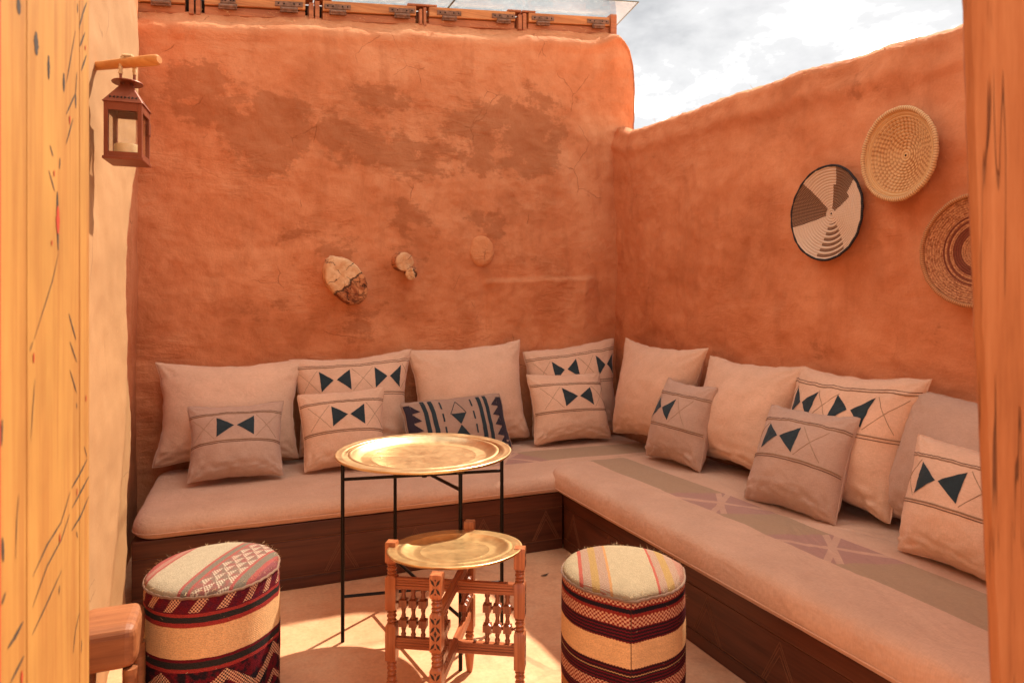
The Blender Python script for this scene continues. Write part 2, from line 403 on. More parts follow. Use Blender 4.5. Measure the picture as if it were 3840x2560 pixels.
# ------------------------------------------------------------------ straw standing out of the wall crests
mb = MB()
for k in range(300):
    if k % 2:
        y = rnd.uniform(1.2, 4.3); b = Vector((XR + rnd.uniform(-.01, .10), y, interp(RT, y) + rnd.uniform(-.05, -.012)))
        dvec = Vector((rnd.uniform(-.5, .2), rnd.uniform(-1, 1), rnd.uniform(.1, .6)))
    else:
        x = rnd.uniform(-.5, 2.7); t = rnd.random(); b = Vector((x, YB + .02 + .11 * t, zt(x) - .13 * (1 - t)**1.6 + .004))
        dvec = Vector((rnd.uniform(-1, 1), rnd.uniform(-.9, 0), rnd.uniform(-.6, .3)))
    L = rnd.uniform(.012, .035); dvec.normalize(); sdv = dvec.cross(Vector((rnd.random(), rnd.random(), rnd.random()))).normalized() * .0011
    mb.add([b - sdv, b + sdv, b + dvec * L + sdv*.4, b + dvec * L - sdv*.4 + Vector((0,0,.001))], [(0,1,2,3)])
mb.build('straw', M['strawf'], wall_b, kind='stuff')

# ------------------------------------------------------------------ roof-light frame on the back wall
def zline(x): return 3.266 + (x + .32) * .1225
ta = math.atan(.1225)
fr = empty('window_frame', (1.1, 4.6, zline(1.1)), 'row of orange wooden roof-window sashes with rusty hinges along the top of the back wall', 'window frame')
def tb(x0, x1, y0, y1, h0, h1, name, mat, parent=fr, bev=.004):
    A = zline(x0) - zline(1.1); B = zline(x1) - zline(1.1)
    V = [(x0-1.1, y0-4.6, A+h0), (x1-1.1, y0-4.6, B+h0), (x1-1.1, y1-4.6, B+h0), (x0-1.1, y1-4.6, A+h0), (x0-1.1, y0-4.6, A+h1), (x1-1.1, y0-4.6, B+h1), (x1-1.1, y1-4.6, B+h1), (x0-1.1, y1-4.6, A+h1)]
    return MB().add(V, [(0,3,2,1),(4,5,6,7),(0,1,5,4),(1,2,6,5),(2,3,7,6),(3,0,4,7)]).build(name, mat, parent, bevel=bev)
UN = [(-1.10, -.352), (-.242, .372), (.485, 1.130), (1.227, 1.900), (2.013, 2.730)]
for (a, b) in UN:
    tb(a, b, 4.565, 4.66, -.02, .033, 'sill', M['timber_red'])
    tb(a, b, 4.55, 4.62, .039, .108, 'sash_rail', M['timber'])
for (a, b) in ((-.352, -.242), (.372, .485), (1.130, 1.227), (1.900, 2.013)):
    c = (a + b) / 2; g1 = .022
    tb(a + g1, c - .005, 4.54, 4.65, -.03, .085, 'mullion', M['timber_red']); tb(c + .005, b - g1, 4.545, 4.65, -.03, .10, 'mullion', M['timber_red'])
    tb(a - .06, a + g1 + .03, 4.555, 4.64, .112, .128, 'mullion_cap', M['timber_red']); tb(b - g1 - .03, b + .06, 4.555, 4.64, .112, .128, 'mullion_cap', M['timber_red'])
tb(2.734, 2.790, 4.54, 4.655, -.06, .135, 'end_post', M['timber_red'])
tb(-1.1, 2.785, 4.663, 4.68, -.06, .118, 'gap_shade_board', M['gap'])  # near-black board added behind the mullions so the gaps look shaded
for (a, b) in ((-.53, -.44), (-.15, -.06), (.18, .355), (.495, .67), (.935, 1.12), (1.285, 1.467), (1.71, 1.895), (2.037, 2.225), (2.52, 2.72)):
    h = tb(a, b, 4.542, 4.549, .052, .084, 'hinge', M['iron'], bev=.001)
    c = (a + b) / 2
    tb(c - .055, c + .055, 4.535, 4.5495, .012, .045, 'hinge_leaf', M['iron'], bev=.001)
    kn = MB().tube([(c-.05-1.1, 4.534-4.6, zline(c-.05)-zline(1.1)+.030), (c+.05-1.1, 4.534-4.6, zline(c+.05)-zline(1.1)+.030)], .010).build('hinge_pin', M['iron'], fr, sm=True)
    for q in (.12, .32, .68, .88):
        xx = lerp(a, b, q); mbq = MB().lathe([(.005, 0), (.005, .003), (.003, .005)], 8); mbq.xf(Matrix.Translation((xx-1.1, 4.5415-4.6, zline(xx)-zline(1.1)+.068)) @ Matrix.Rotation(R(90), 4, 'X')); mbq.build('screw', M['black_metal'], fr)
# glass sheets lying on the sashes, overhanging toward the court
for (a, b, oa, ob) in ((-1.1, 1.38, 0, 0), (1.386, 2.80, 0, .13)):
    zz = lambda x: zline(x) - zline(1.1) + .132
    V = []
    for t in (0, .006):
        V += [(a-1.1, 4.24-4.6, zz(a)+t-.035), (b-1.1, 4.24-4.6, zz(b)+t-.035), (b+ob-1.1, 4.78-4.6, zz(b+ob)+t+.01), (a-1.1, 4.78-4.6, zz(a)+t+.01)]
    gp = MB().add(V, [(0,3,2,1),(4,5,6,7),(0,1,5,4),(1,2,6,5),(2,3,7,6),(3,0,4,7)]).build('glass_pane', M['roofglass'], fr)
    for (p, q) in ((0, 1), (1, 2), (3, 0)):
        P, Q = Vector(V[p]) + Vector((0,0,.003)), Vector(V[q]) + Vector((0,0,.003)); MB().tube([P, Q], .0045, 6).build('edge_strip', M['glass_edge'], gp, sm=True)

# ------------------------------------------------------------------ log ends
def logwood(name, end):
    m = newmat(name, .8, spec=.15); p = coord(); x, y, z = xyz(p)
    if end:
        rr = mth('SQRT', x*x + z*z); ang = mth('ARCTAN2', z, x)
        rings = mth('SINE', rr * 420 + nz(p, 9, 3) * 8)
        c = mix(rings * .12 + .4, (.62, .33, .16), (.74, .46, .25))
        sect = frac(ang * .636 + (nz(p, 14, 3) - .5) * .7)
        ck = smooth(absx(sect - .5), .035, .008) * smooth(nz(p, 18, 3), .42, .50)
        c = mix(smooth(nz(p, 11, 4, .6), .50, .62) * .5, c, (.46, .17, .07)); c = mix(ck * .85, c, (.10, .04, .02))
        setc(c); setn(bump(ck, .8, -.006, bump(nz(p, 40, 4), .4, .006)))
    else:
        bark = nz(vmul(p, (16, 4, 16)), 2.2, 5, .6, 1)
        setc(mix(smooth(bark, .38, .60), (.22, .085, .04), (.56, .22, .09))); setn(bump(bark, .6, .014))
    return m
M['log'] = logwood('log_end_grain', True); M['bark'] = logwood('log_bark', False)
def log(name, x, z, r, L, tiltx, tiltz, label, lump=.12, yb=YB, squash=1.0, mat='log'):
    V = []; F = []; n = 48; prof = [(1.12, .10), (1.08, .02), (1.04, -.02), (1.0, -.05), (.99, -L+.014), (.965, -L+.005), (.92, -L), (.70, -L), (.45, -L), (.2, -L), (.02, -L)]; fm = []
    for q_, (k, yy) in enumerate(prof):
        for i in range(n):
            th = 2*math.pi*i/n; q = r * k * (1 + lump * fb(math.cos(th)*.8, math.sin(th)*.8, r*40, 1.0) + .03 * fb(math.cos(th), math.sin(th), yy*6 + r*9, 4))
            yv = yy + (.010 * fb(math.cos(th)*k, math.sin(th)*k, 3 + r*30, 1.6) if q_ > 5 else 0)
            V.append((q * math.cos(th) * squash, yv, q * math.sin(th)))
    for j in range(len(prof)-1):
        for i in range(n): F.append((j*n+i, j*n+(i+1)%n, (j+1)*n+(i+1)%n, (j+1)*n+i)); fm.append(1 if j > 4 else 0)
    F.append(tuple((len(prof)-1)*n + i for i in range(n))); fm.append(1)
    o = mesh_obj(name, V, F, None, None, (x, yb, z), mats=[M['bark' if mat == 'log' else mat], M[mat]], fm=fm); o.rotation_euler = (tiltx, 0, tiltz)
    return tag(o, label, 'log')
def splitlog():
    m = newmat('split_log_grain', .75, spec=.2); p = coord(); x, y, z = xyz(p); w = (nz(p, 10, 4, .6) - .5)
    e = x + w * .05; ang = mth('ARCTAN2', z, x + .035)
    pale = mix(smooth(nz(p, 30, 4), .4, .6), (.66, .36, .17), (.76, .48, .26)); redd = mix(smooth(nz(vmul(p, (5, 5, 9)), 2, 4, .6, .8), .40, .62), (.30, .085, .03), (.60, .25, .10))
    c = mix(smooth(e, .018, .032), pale, redd)
    ck = mth('LESS_THAN', absx(frac(ang * .80 + w * 1.2) - .5), .022) * smooth(nz(p, 16, 2), .40, .46); c = mix(ck * .9, c, (.06, .025, .015))
    sp = smooth(absx(e - .026 + w * .06), .010, .003); c = mix(sp * .85, c, (.05, .022, .012))
    vein = smooth(absx(nz(p, 13, 3, .6, 1.0) - .5), .022, .008) * smooth(e, .03, .05); c = mix(vein * .8, c, (.10, .03, .015))
    setc(c); setn(bump(sp + ck + vein, .8, -.008, bump(nz(p, 25, 5), .4, .012))); return m
M['log_split'] = splitlog()
M['mud_plug'] = mud('plastered_log', (.54, .19, .075), (.64, .255, .105), (.72, .31, .135), bs=1.6)
l1 = log('log_end', .60, 1.575, .118, .15, R(7), R(6), 'large cracked log end jutting from the back wall, half pale and half reddish', .10, squash=1.42, mat='log_split')
l1.rotation_euler = (R(7), R(50), R(6))
l2 = log('log_end', .985, 1.706, .064, .11, R(4), R(4), 'small pale log end with star cracks beside the large cracked log', .08)
lobe2 = log('knob', .05, -.11, .042, .145, R(8), R(-14), 'short reddish branch stub on the log', .1); lobe2.parent = l2; lobe2.location = (.072, 0, -.060); del lobe2['category']; lobe2.data.materials[1] = M['log_split']
mb = MB(); rings_ = [(1.18, .03), (1.06, -.010), (1.0, -.026), (.93, -.034), (.7, -.038), (.4, -.040), (.02, -.040)]
V = [(.098*k*(1 + .09*fb(math.cos(2*math.pi*i/40), math.sin(2*math.pi*i/40), 3.9, 1.0))*math.cos(2*math.pi*i/40)*.92, y_, .106*k*math.sin(2*math.pi*i/40)) for (k, y_) in rings_ for i in range(40)]
F = [(j*40+i, j*40+(i+1)%40, (j+1)*40+(i+1)%40, (j+1)*40+i) for j in range(len(rings_)-1) for i in range(40)] + [tuple((len(rings_)-1)*40+i for i in range(40))]
l3 = tag(mesh_obj('log_end', V, F, M['mud_plug'], None, (1.575, YB - .004, 1.800)), 'round log end plastered over almost flush with the wall above the ledge', 'log')

# ------------------------------------------------------------------ bench plinths (boards with inlaid lines)
def plinth(name, label, a, b, length_axis):
    """front face runs from a to b along the axis; local x along, y into the bench"""
    L = b - a; mat = M['base_wood'] if length_axis == 'x' else M['base_wood_y']
    e = empty(name, (a, 3.34, 0) if length_axis == 'x' else (1.695, b, 0), label, 'bench', rz=0 if length_axis == 'x' else -R(90))
    lmat = M['base_wood']
    MB().box((0, .012, 0), (L, 1.02, .318)).build('core', lmat, e)
    MB().box((.002, -.004, .244), (L-.002, .011, .322)).build('top_board', lmat, e, bevel=.004)
    MB().box((.002, 0, .062), (L-.002, .011, .238)).build('panel', lmat, e, bevel=.002)
    MB().box((.002, -.003, .002), (L-.002, .011, .056)).build('bottom_board', lmat, e, bevel=.003)
    for z in (.2385, .0565): MB().box((.002, .003, z), (L-.002, .0118, z+.005)).build('inlay_line', M['inlay'], e)
    # chevrons of triple lines
    step = .3785; n = int(L / step) + 1; off = .0 if length_axis == 'x' else .1
    w = .0012
    for k in range(n):
        c = L - .107 - k * step + (0 if length_axis == 'x' else -.06)
        if c < .1: break
        mb = MB()
        for d_ in (0, .012, .030):
            for sgn in (-1, 1):
                hb = .084 - d_ * .62; zb, zt_ = .066, .066 + (.160 - d_ * 1.55 if d_ else .160)
                if sgn == -1 and d_ > .02: pass
                p0 = Vector((c + sgn * (hb), 0, zb)); p1 = Vector((c, 0, zt_)); dv = (p1-p0).normalized(); s_ = Vector((dv.z, 0, -dv.x)) * w
                mb.add([p0 - s_ + Vector((0,-.0012,0)), p0 + s_ + Vector((0,-.0012,0)), p1 + s_ + Vector((0,-.0012,0)), p1 - s_ + Vector((0,-.0012,0)), p0 - s_ + Vector((0,.002,0)), p0 + s_ + Vector((0,.002,0)), p1 + s_ + Vector((0,.002,0)), p1 - s_ + Vector((0,.002,0))],
                       [(0,1,2,3), (0,4,5,1), (1,5,6,2), (2,6,7,3), (3,7,4,0)])
        mb.build('chevron_inlay', M['inlay'], e, kind='stuff')
    return e
pb = plinth('bench_plinth', 'dark wooden bench base with chevron inlay along the back wall', -.475, 1.690, 'x')
plinth('bench_plinth', 'dark wooden bench base with inlaid lines running along the right wall', .78, 3.338, 'y')
MB().box((2.195, .02, 0), (3.175, 1.02, .3175)).build('corner_core', M['base_wood'], pb)

# ------------------------------------------------------------------ mattresses
def mattress_mat(name, ax, s0, t0, t1, segs):
    m = newmat(name, .95, spec=.08); p = coord(); x, y, z = xyz(p)
    BS.inputs['Sheen Weight'].default_value = .1
    s, t = (x, y) if ax == 'x' else (y, x)
    w1 = nz(vmul(p, (420, 60, 60)), 1, 2, .5); w2 = nz(vmul(p, (60, 420, 60)), 1, 2, .5); w = w1*.5 + w2*.5
    base = mul((.65, .395, .265), ramp(nz(p, 4, 5, .6), [(.3, (.90, .885, .87)), (.7, (1.05, 1.05, 1.05))]))
    spots = smooth(nz(p, 6, 4, .6, .3), .64, .74); base = mix(spots * .22, base, (.38, .20, .12))
    brown = (.38, .245, .145); mauve = (.43, .225, .18)
    on = band(t, t0, t1) * (z > .05) * (s > s0)
    c = mix(on * .85, base, brown)
    tl = (t - (t0 + t1) / 2) * (2 / (t1 - t0))
    for (c0, hl) in segs:
        sl = (s - c0) * (1 / hl); inside = band(sl + tl * .32, -1.0, 1.0)
        c = mix(on * inside * .9, c, mauve)
        X = mth('LESS_THAN', absx(absx(sl) - absx(tl) * .9 ), .13); X2 = mth('LESS_THAN', absx(sl - tl*.5), .10)
        c = mix(on * inside * mth('MAXIMUM', X * .75, X2 * .75), c, base)
    c = mul(c, ramp(w, [(.35, (.90, .89, .88)), (.65, (1.04, 1.04, 1.04))]))
    setc(c); h = bump(w, .3, .0015); setn(bump(nz(vmul(p, (1, 1, 2)), 7, 5, .62, .5), .45, .028, h)); return m
def mattress(name, label, x0, x1, y0, y1, z0, th, mat, rc=.10, re=.045):
    """rounded slab: plan corner radius rc, edge radius re; origin at base corner"""
    W_, D_ = x1 - x0, y1 - y0; per = []
    def arc(cx, cy, a0):
        for k in range(9): a = R(a0 + 90 * k / 8); per.append((cx, cy, math.cos(a), math.sin(a)))
    per_base = []
    def side(ax, ay, bx, by, nx_, ny_, n):
        for k in range(1, n): per.append((lerp(ax, bx, k/n), lerp(ay, by, k/n), nx_, ny_))
    # centre offsets at distance rc inside corners
    arc(rc, rc, 180); side(rc, rc, W_-rc, rc, 0, -1, max(8, int(W_/.05)))
    arc(W_-rc, rc, 270); side(W_-rc, rc, W_-rc, D_-rc, 1, 0, max(8, int(D_/.05)))
    arc(W_-rc, D_-rc, 0); side(W_-rc, D_-rc, rc, D_-rc, 0, 1, max(8, int(W_/.05)))
    arc(rc, D_-rc, 90); side(rc, D_-rc, rc, rc, -1, 0, max(8, int(D_/.05)))
    n = len(per); V = []; F = []
    prof = [(-.05, 0), (-.012, .003), (0, .014), (.010, .032), (.011, th*.5), (.008, th-.035), (-.004, th-.016), (-.020, th-.005), (-.05, th+.001), (-.09, th+.004)]
    for (off, z) in prof:
        for (px, py, nx_, ny_) in per:
            r_ = rc + off; wv = .0035 * fb((px+x0)*1.0, (py+y0), z*4, 3.5)
            V.append((px + nx_ * (r_ + wv), py + ny_ * (r_ + wv), z + .004 * fb(px + x0, py + y0, 3, 2.5) * (z / th)))
    for j in range(len(prof)-1):
        for i in range(n): F.append((j*n+i, j*n+(i+1)%n, (j+1)*n+(i+1)%n, (j+1)*n+i))
    # inner top as scaled rings
    last = (len(prof)-1)*n; cx, cy = W_/2, D_/2; prev = last
    for t in (.8, .55, .3, .1):
        st_ = len(V)
        for i in range(n):
            v = Vector(V[last+i]); q = Vector((cx + (v.x-cx)*t, cy + (v.y-cy)*t, v.z + .010*(1-t) )); q.z += .006 * fb(q.x + x0, q.y + y0, 6, 2.0); V.append(q)
        for i in range(n): F.append((prev+i, prev+(i+1)%n, st_+(i+1)%n, st_+i))
        prev = st_
    F.append(tuple(prev + i for i in range(n))); F.append(tuple(range(n))[::-1])
    o = mesh_obj(name, V, F, mat, None, (x0, y0, z0))
    # seam cord along the front lower edge
    cord = MB(); pts = [(px + nx_*(rc+.0125), py + ny_*(rc+.0125), .030) for (px, py, nx_, ny_) in per]; pts.append(pts[0])
    cord.tube(pts, .0022, 5, cap=False).build('seam_cord', M['linen'], o, sm=True)
    return tag(o, label, 'mattress')
MX0, MY0 = -.47, 3.325
mattress('seat_mattress', 'long beige seat mattress on the bench along the back wall', MX0, 2.66, MY0, 4.36, .325, .10,
         mattress_mat('mattress_cloth_back', 'x', 1.28-MX0, 3.645-MY0, 3.93-MY0, [(1.52-MX0, .17), (.70-MX0, .17), (-.05-MX0, .17)]))
RX0, RY0 = 1.645, .80
mattress('seat_mattress', 'long beige seat mattress with brown and mauve stripe along the right wall', RX0, 2.66, RY0, 3.47, .326, .138,
         mattress_mat('mattress_cloth_right', 'y', 0, 1.915-RX0, 2.15-RX0, [(2.40-RY0, .18), (1.785-RY0, .16)]), rc=.15)

# ------------------------------------------------------------------ pillows
class Pillow:
    def __init__(s, name, label, BL, BR, TR, TL, T, mat, k=.075, seed=0, N=44, back=None, fat=.35, group=None):
        P = [Vector(q) for q in (BL, BR, TR, TL)]; base = (P[0] + P[1]) / 2; s.base = base
        s.P = [p - base for p in P]; s.T = T; s.k = k; s.seed = seed; s.fat = fat
        s.n = ((s.P[1]-s.P[0]).cross(s.P[3]-s.P[0])).normalized()     # faces the viewer side
        V = []; F = []; uv = []; M1 = N + 1
        for sd in (1, -1):
            for j in range(M1):
                for i in range(M1):
                    a = -math.cos(math.pi * i / N); b = -math.cos(math.pi * j / N)
                    a = lerp(a, 2*i/N-1, .45); b = lerp(b, 2*j/N-1, .45)
                    V.append(s.pt(a, b, sd))
        off = M1 * M1
        for j in range(N):
            for i in range(N):
                F.append((j*M1+i, j*M1+i+1, (j+1)*M1+i+1, (j+1)*M1+i)); F.append(tuple(off + q for q in (j*M1+i, (j+1)*M1+i, (j+1)*M1+i+1, j*M1+i+1)))
        s.o = mesh_obj(name, V, F, mat, None, base)
        bm = bmesh.new(); bm.from_mesh(s.o.data); bmesh.ops.remove_doubles(bm, verts=bm.verts, dist=.0004)
        zmin = min(v.co.z for v in bm.verts); zb = s.P[0].z
        bm.to_mesh(s.o.data); bm.free(); s.o.data.polygons.foreach_set('use_smooth', [True]*len(s.o.data.polygons))
        tag(s.o, label, 'pillow', group)
        # edge seam
        pts = []; K = 26
        for (f) in ((lambda t: (lerp(-1,1,t), -1)), (lambda t: (1, lerp(-1,1,t))), (lambda t: (lerp(1,-1,t), 1)), (lambda t: (-1, lerp(1,-1,t)))):
            for q in range(K): pts.append(s.pt(*f(q/K), 1))
        pts.append(pts[0]); MB().tube(pts, .0028, 5, cap=False).build('edge_seam', mat, s.o, sm=True)
    def pt(s, a, b, sd=1, lift=0.0):
        k = s.k; sd_ = s.seed
        a2 = a * (1 - k * (1 - b*b) * (abs(a)**1.5)); b2 = b * (1 - k * (1 - a*a) * (abs(b)**1.5))
        a2 += .018 * fb(b*1.3, sd_*1.7, 2, 1.4) * abs(a); b2 += (.022 * fb(a*1.5, sd_*1.7, 7, 1.6) + .008 * fb(a*5, sd_*1.7, 9, 1.6)) * abs(b)
        cr_ = 1 - .030 * (abs(a) ** 7) * (abs(b) ** 7); a2 *= cr_; b2 *= cr_
        u, v = (a2 + 1) / 2, (b2 + 1) / 2; P = s.P
        p = P[0]*(1-u)*(1-v) + P[1]*u*(1-v) + P[2]*u*v + P[3]*(1-u)*v
        ea, eb = max(0, 1 - a*a), max(0, 1 - b*b)
        th = 1.08 * s.T * (ea ** .54) * (eb ** .54) * (1 + s.fat * (-b) * .5)
        # wrinkles: gathers fanning from the corners and along the lower edge
        wr = 0
        for (ca, cb) in ((-1,-1), (1,-1), (1,1), (-1,1)):
            da, db = a - ca, b - cb; r_ = math.hypot(da, db); ang = math.atan2(db, da)
            wr += math.exp(-(r_/.42)**2) * math.sin(ang * 11 + 3*fb(r_*2, sd_+ca, cb, 1.5)) * min(1, r_*5)
        low = math.exp(-((b + .82)/.2)**2) * fb(a*3.2, b*7, sd_, 1.6)
        th += s.T * (.095 * wr * (ea*eb)**.15 * (.55 if b > 0 else 1) + .17 * low * (ea*eb)**.3) + s.T * .06 * fb(a*1.2, b*1.2, sd_ + 3, 1.5) * (ea*eb)**.5
        if ea*eb < 1e-9: th = 0
        sag = -.02 * s.T * (1 - b) * 0
        return p + s.n * (th * sd + lift) + Vector((0, 0, sag))
    def uvp(s, u, v, lift): return s.pt(2*u-1, 2*v-1, 1, lift)
    def poly(s, name, pts, mat, lift=.0022, sub=12):
        """convex polygon in pillow uv, laid on the surface as a cloth patch"""
        mb = MB(); c = pts[0]
        for q in range(1, len(pts)-1):
            A, B, C = c, pts[q], pts[q+1]; V = []; idx = {}; F = []
            for i in range(sub+1):
                for j in range(sub+1-i):
                    u = (A[0]*(sub-i-j) + B[0]*i + C[0]*j)/sub; v = (A[1]*(sub-i-j) + B[1]*i + C[1]*j)/sub
                    idx[i, j] = len(V); V.append(s.uvp(u, v, lift))
            for i in range(sub):
                for j in range(sub-i):
                    F.append((idx[i,j], idx[i+1,j], idx[i,j+1]))
                    if i + j < sub-1: F.append((idx[i+1,j], idx[i+1,j+1], idx[i,j+1]))
            mb.add(V, F)
        return mb.build(name, mat, s.o, sm=True)
    def line(s, mb, a, b, r=.0016, n=24, lift=.0008):
        mb.tube([s.uvp(lerp(a[0], b[0], t/n), lerp(a[1], b[1], t/n), lift) for t in range(n+1)], r, 5)
    def band(s, v0, v1, bows, hw=.105, xs_=(), g=.035):
        for v in (v0, v1):
            for (dv, r, mt) in ((.0, .0034, 'piping'), (.022 if v == v1 else -.022, .0020, 'seam')):
                mb = MB(); s.line(mb, (.005, v+dv), (.995, v+dv), r, 60, .0006); mb.build('band_piping', M[mt], s.o, sm=True)
        vm = (v0 + v1) / 2; hh = (v1 - v0) * .36; k = 0
        for c in bows:
            for sg in (-1, 1):
                pts = [(c + sg*.012, vm), (c + sg*hw*2, vm + hh), (c + sg*hw*2, vm - hh)]
                if sg < 0: pts = [pts[0], pts[1], pts[2]]
                else: pts = [pts[0], pts[2], pts[1]]
                s.poly('triangle_patch', pts, M['teal'])
        mb = MB()
        for (c, w) in xs_:
            lo, hi = v0 + g, v1 - g
            u0, u1 = max(.01, c-w), min(.99, c+w)
            def cl(u, v_a, v_b): return v_a
            sl = (hi - lo) / (2*w)
            s.line(mb, (u0, lo + (u0-(c-w))*sl), (u1, lo + (u1-(c-w))*sl), .0015, 24, .0004); s.line(mb, (u0, hi - (u0-(c-w))*sl), (u1, hi - (u1-(c-w))*sl), .0015, 24, .0004)
        if mb.V: mb.build('stitching', M['stitch'], s.o, sm=True, kind='stuff')
BIGB = 'large pillows leaning on the back wall'; BIGR = 'large pillows leaning on the right wall'; SM = 'small bow-tie pillows'
zb, zr = .462, .488
def big(label, BL, BR, TR, TL, mat, seed, bows=None, grp=BIGB, T=.145):
    p = Pillow('pillow', label, BL, BR, TR, TL, T, M[mat], .118 + .014 * ((seed * 7) % 4 - 1), seed, group=grp)
    if bows: p.band(.55, .87, bows, .062, [(bows[0] - .22, .085), (sum(bows) / 2, .085), (bows[1] + .22, .085)])
    return p
big('large plain beige pillow at the far left end of the back bench', (-.500, 4.20, zb), (.315, 4.14, zb), (.352, 4.34, 1.064), (-.506, 4.34, 1.071), 'linen', 1)
big('large pillow with two bow-ties behind a small one, left of the brass tray', (.30, 4.19, zb), (1.00, 4.17, zb), (1.055, 4.35, 1.117), (.238, 4.36, 1.067), 'linen', 2, (.34, .79))
big('large plain beige pillow behind the patterned lumbar cushion', (1.035, 4.17, zb), (1.875, 4.20, zb), (1.86, 4.35, 1.165), (1.005, 4.36, 1.113), 'linen', 3)
big('large pillow with two bow-ties against the back wall next to the corner', (1.90, 4.24, zb), (2.62, 4.24, zb), (2.655, 4.35, 1.175), (1.867, 4.36, 1.079), 'linen', 4, (.36, .83))
big('large plain beige pillow standing in the corner between the benches', (2.43, 4.02, zr), (2.50, 3.26, zr), (2.58, 3.14, 1.146), (2.57, 4.07, 1.180), 'linen', 5, grp=BIGR, T=.15)
big('large plain beige pillow second from the corner on the right bench', (2.52, 3.24, zr), (2.47, 2.46, zr), (2.59, 2.42, 1.094), (2.59, 3.16, 1.108), 'linen', 6, grp=BIGR, T=.15)
big('large pillow with two bow-ties leaning on the right wall', (2.50, 2.53, zr), (2.42, 1.84, zr), (2.59, 1.78, 1.091), (2.59, 2.48, 1.09), 'linen', 7, (.25, .66), grp=BIGR)
big('large plain taupe pillow at the right edge, behind a small bow-tie pillow', (2.52, 1.97, zr), (2.38, 1.27, zr), (2.59, 1.22, 1.03), (2.58, 1.86, 1.041), 'linen_grey', 8, grp=BIGR)
def small(label, BL, BR, TR, TL, mat, seed, c=.5, T=.105):
    p = Pillow('pillow', label, BL, BR, TR, TL, T, M[mat], .095 + .012 * (seed % 3 - 1), seed, group=SM)
    p.band(.42, .80, (c,), .095, [(c-.33, .12), (c+.33, .12)]); return p
zs_, zq = .452, .477
small('small taupe bow-tie pillow at the left end of the back bench', (-.288, 3.80, zs_), (.202, 3.79, zs_), (.216, 4.03, .843), (-.305, 4.03, .833), 'linen_grey', 11, .49)
small('small beige bow-tie pillow partly behind the tall brass tray', (.304, 3.83, zs_), (.770, 3.83, zs_), (.805, 4.03, .902), (.276, 4.03, .873), 'linen', 12, .54)
small('small beige bow-tie pillow on the back bench nearest the corner', (1.814, 4.02, zs_), (2.440, 4.03, zs_), (2.420, 4.17, .925), (1.818, 4.17, .930), 'linen', 13, .55, T=.115)
small('small taupe bow-tie pillow on the right bench nearest the corner', (2.266, 3.36, zq), (2.303, 2.88, zq), (2.43, 2.89, .945), (2.42, 3.34, .960), 'linen_grey', 14, .37, T=.125)
small('small dark taupe bow-tie pillow in the middle of the right bench', (2.17, 2.41, zq), (2.244, 1.95, zq), (2.42, 1.975, .912), (2.41, 2.48, .905), 'linen_grey', 15, .385, T=.12)
small('small beige bow-tie pillow at the right edge of the picture', (2.216, 1.67, zq), (2.200, 1.22, zq), (2.40, 1.26, .872), (2.40, 1.715, .888), 'linen', 16, .40, T=.115)
# lumbar cushion with a bold geometric print
p = Pillow('pillow', 'taupe lumbar cushion printed with dark teeth, bars and diamonds behind the brass tray', (.925, 3.93, zs_), (1.640, 3.96, zs_), (1.600, 4.09, .815), (.905, 4.09, .780), .075, M['linen_print'], .05, 21)
for (o_, sg) in ((0, 1), (1, -1)):
    u = lambda q: o_ + sg * q
    def poly(pts, mt='plum'):
        pts = [(u(a), b) for a, b in pts]
        if sg < 0: pts = pts[::-1]
        p.poly('print_patch', pts, M[mt], .0028, 12)
    poly([(.012, .03), (.075, .03), (.075, .92), (.012, .92)])
    for k in range(5): y0 = .05 + k*.175; poly([(.075, y0), (.150, y0 + .02), (.075, y0 + .155)])
    poly([(.185, .02), (.225, .02), (.215, .97), (.175, .97)], 'teal'); poly([(.255, .02), (.300, .02), (.285, .96), (.245, .96)], 'teal')
    for k in range(4): y0 = .05 + k*.24; poly([(.345, y0), (.360, y0), (.360, y0+.15), (.345, y0+.15)], 'teal')
p.poly('print_patch', [(.5, .46), (.575, .66), (.425, .66)], M['teal']); p.poly('print_patch', [(.5, .45), (.425, .25), (.575, .25)], M['teal']); p.poly('print_patch', [(.5, .04), (.575, .24), (.425, .24)], M['teal'])
mb = MB(); p.line(mb, (.425, .66), (.5, .90), .0022); p.line(mb, (.575, .66), (.5, .90), .0022); mb.build('print_line', M['teal'], p.o, sm=True)

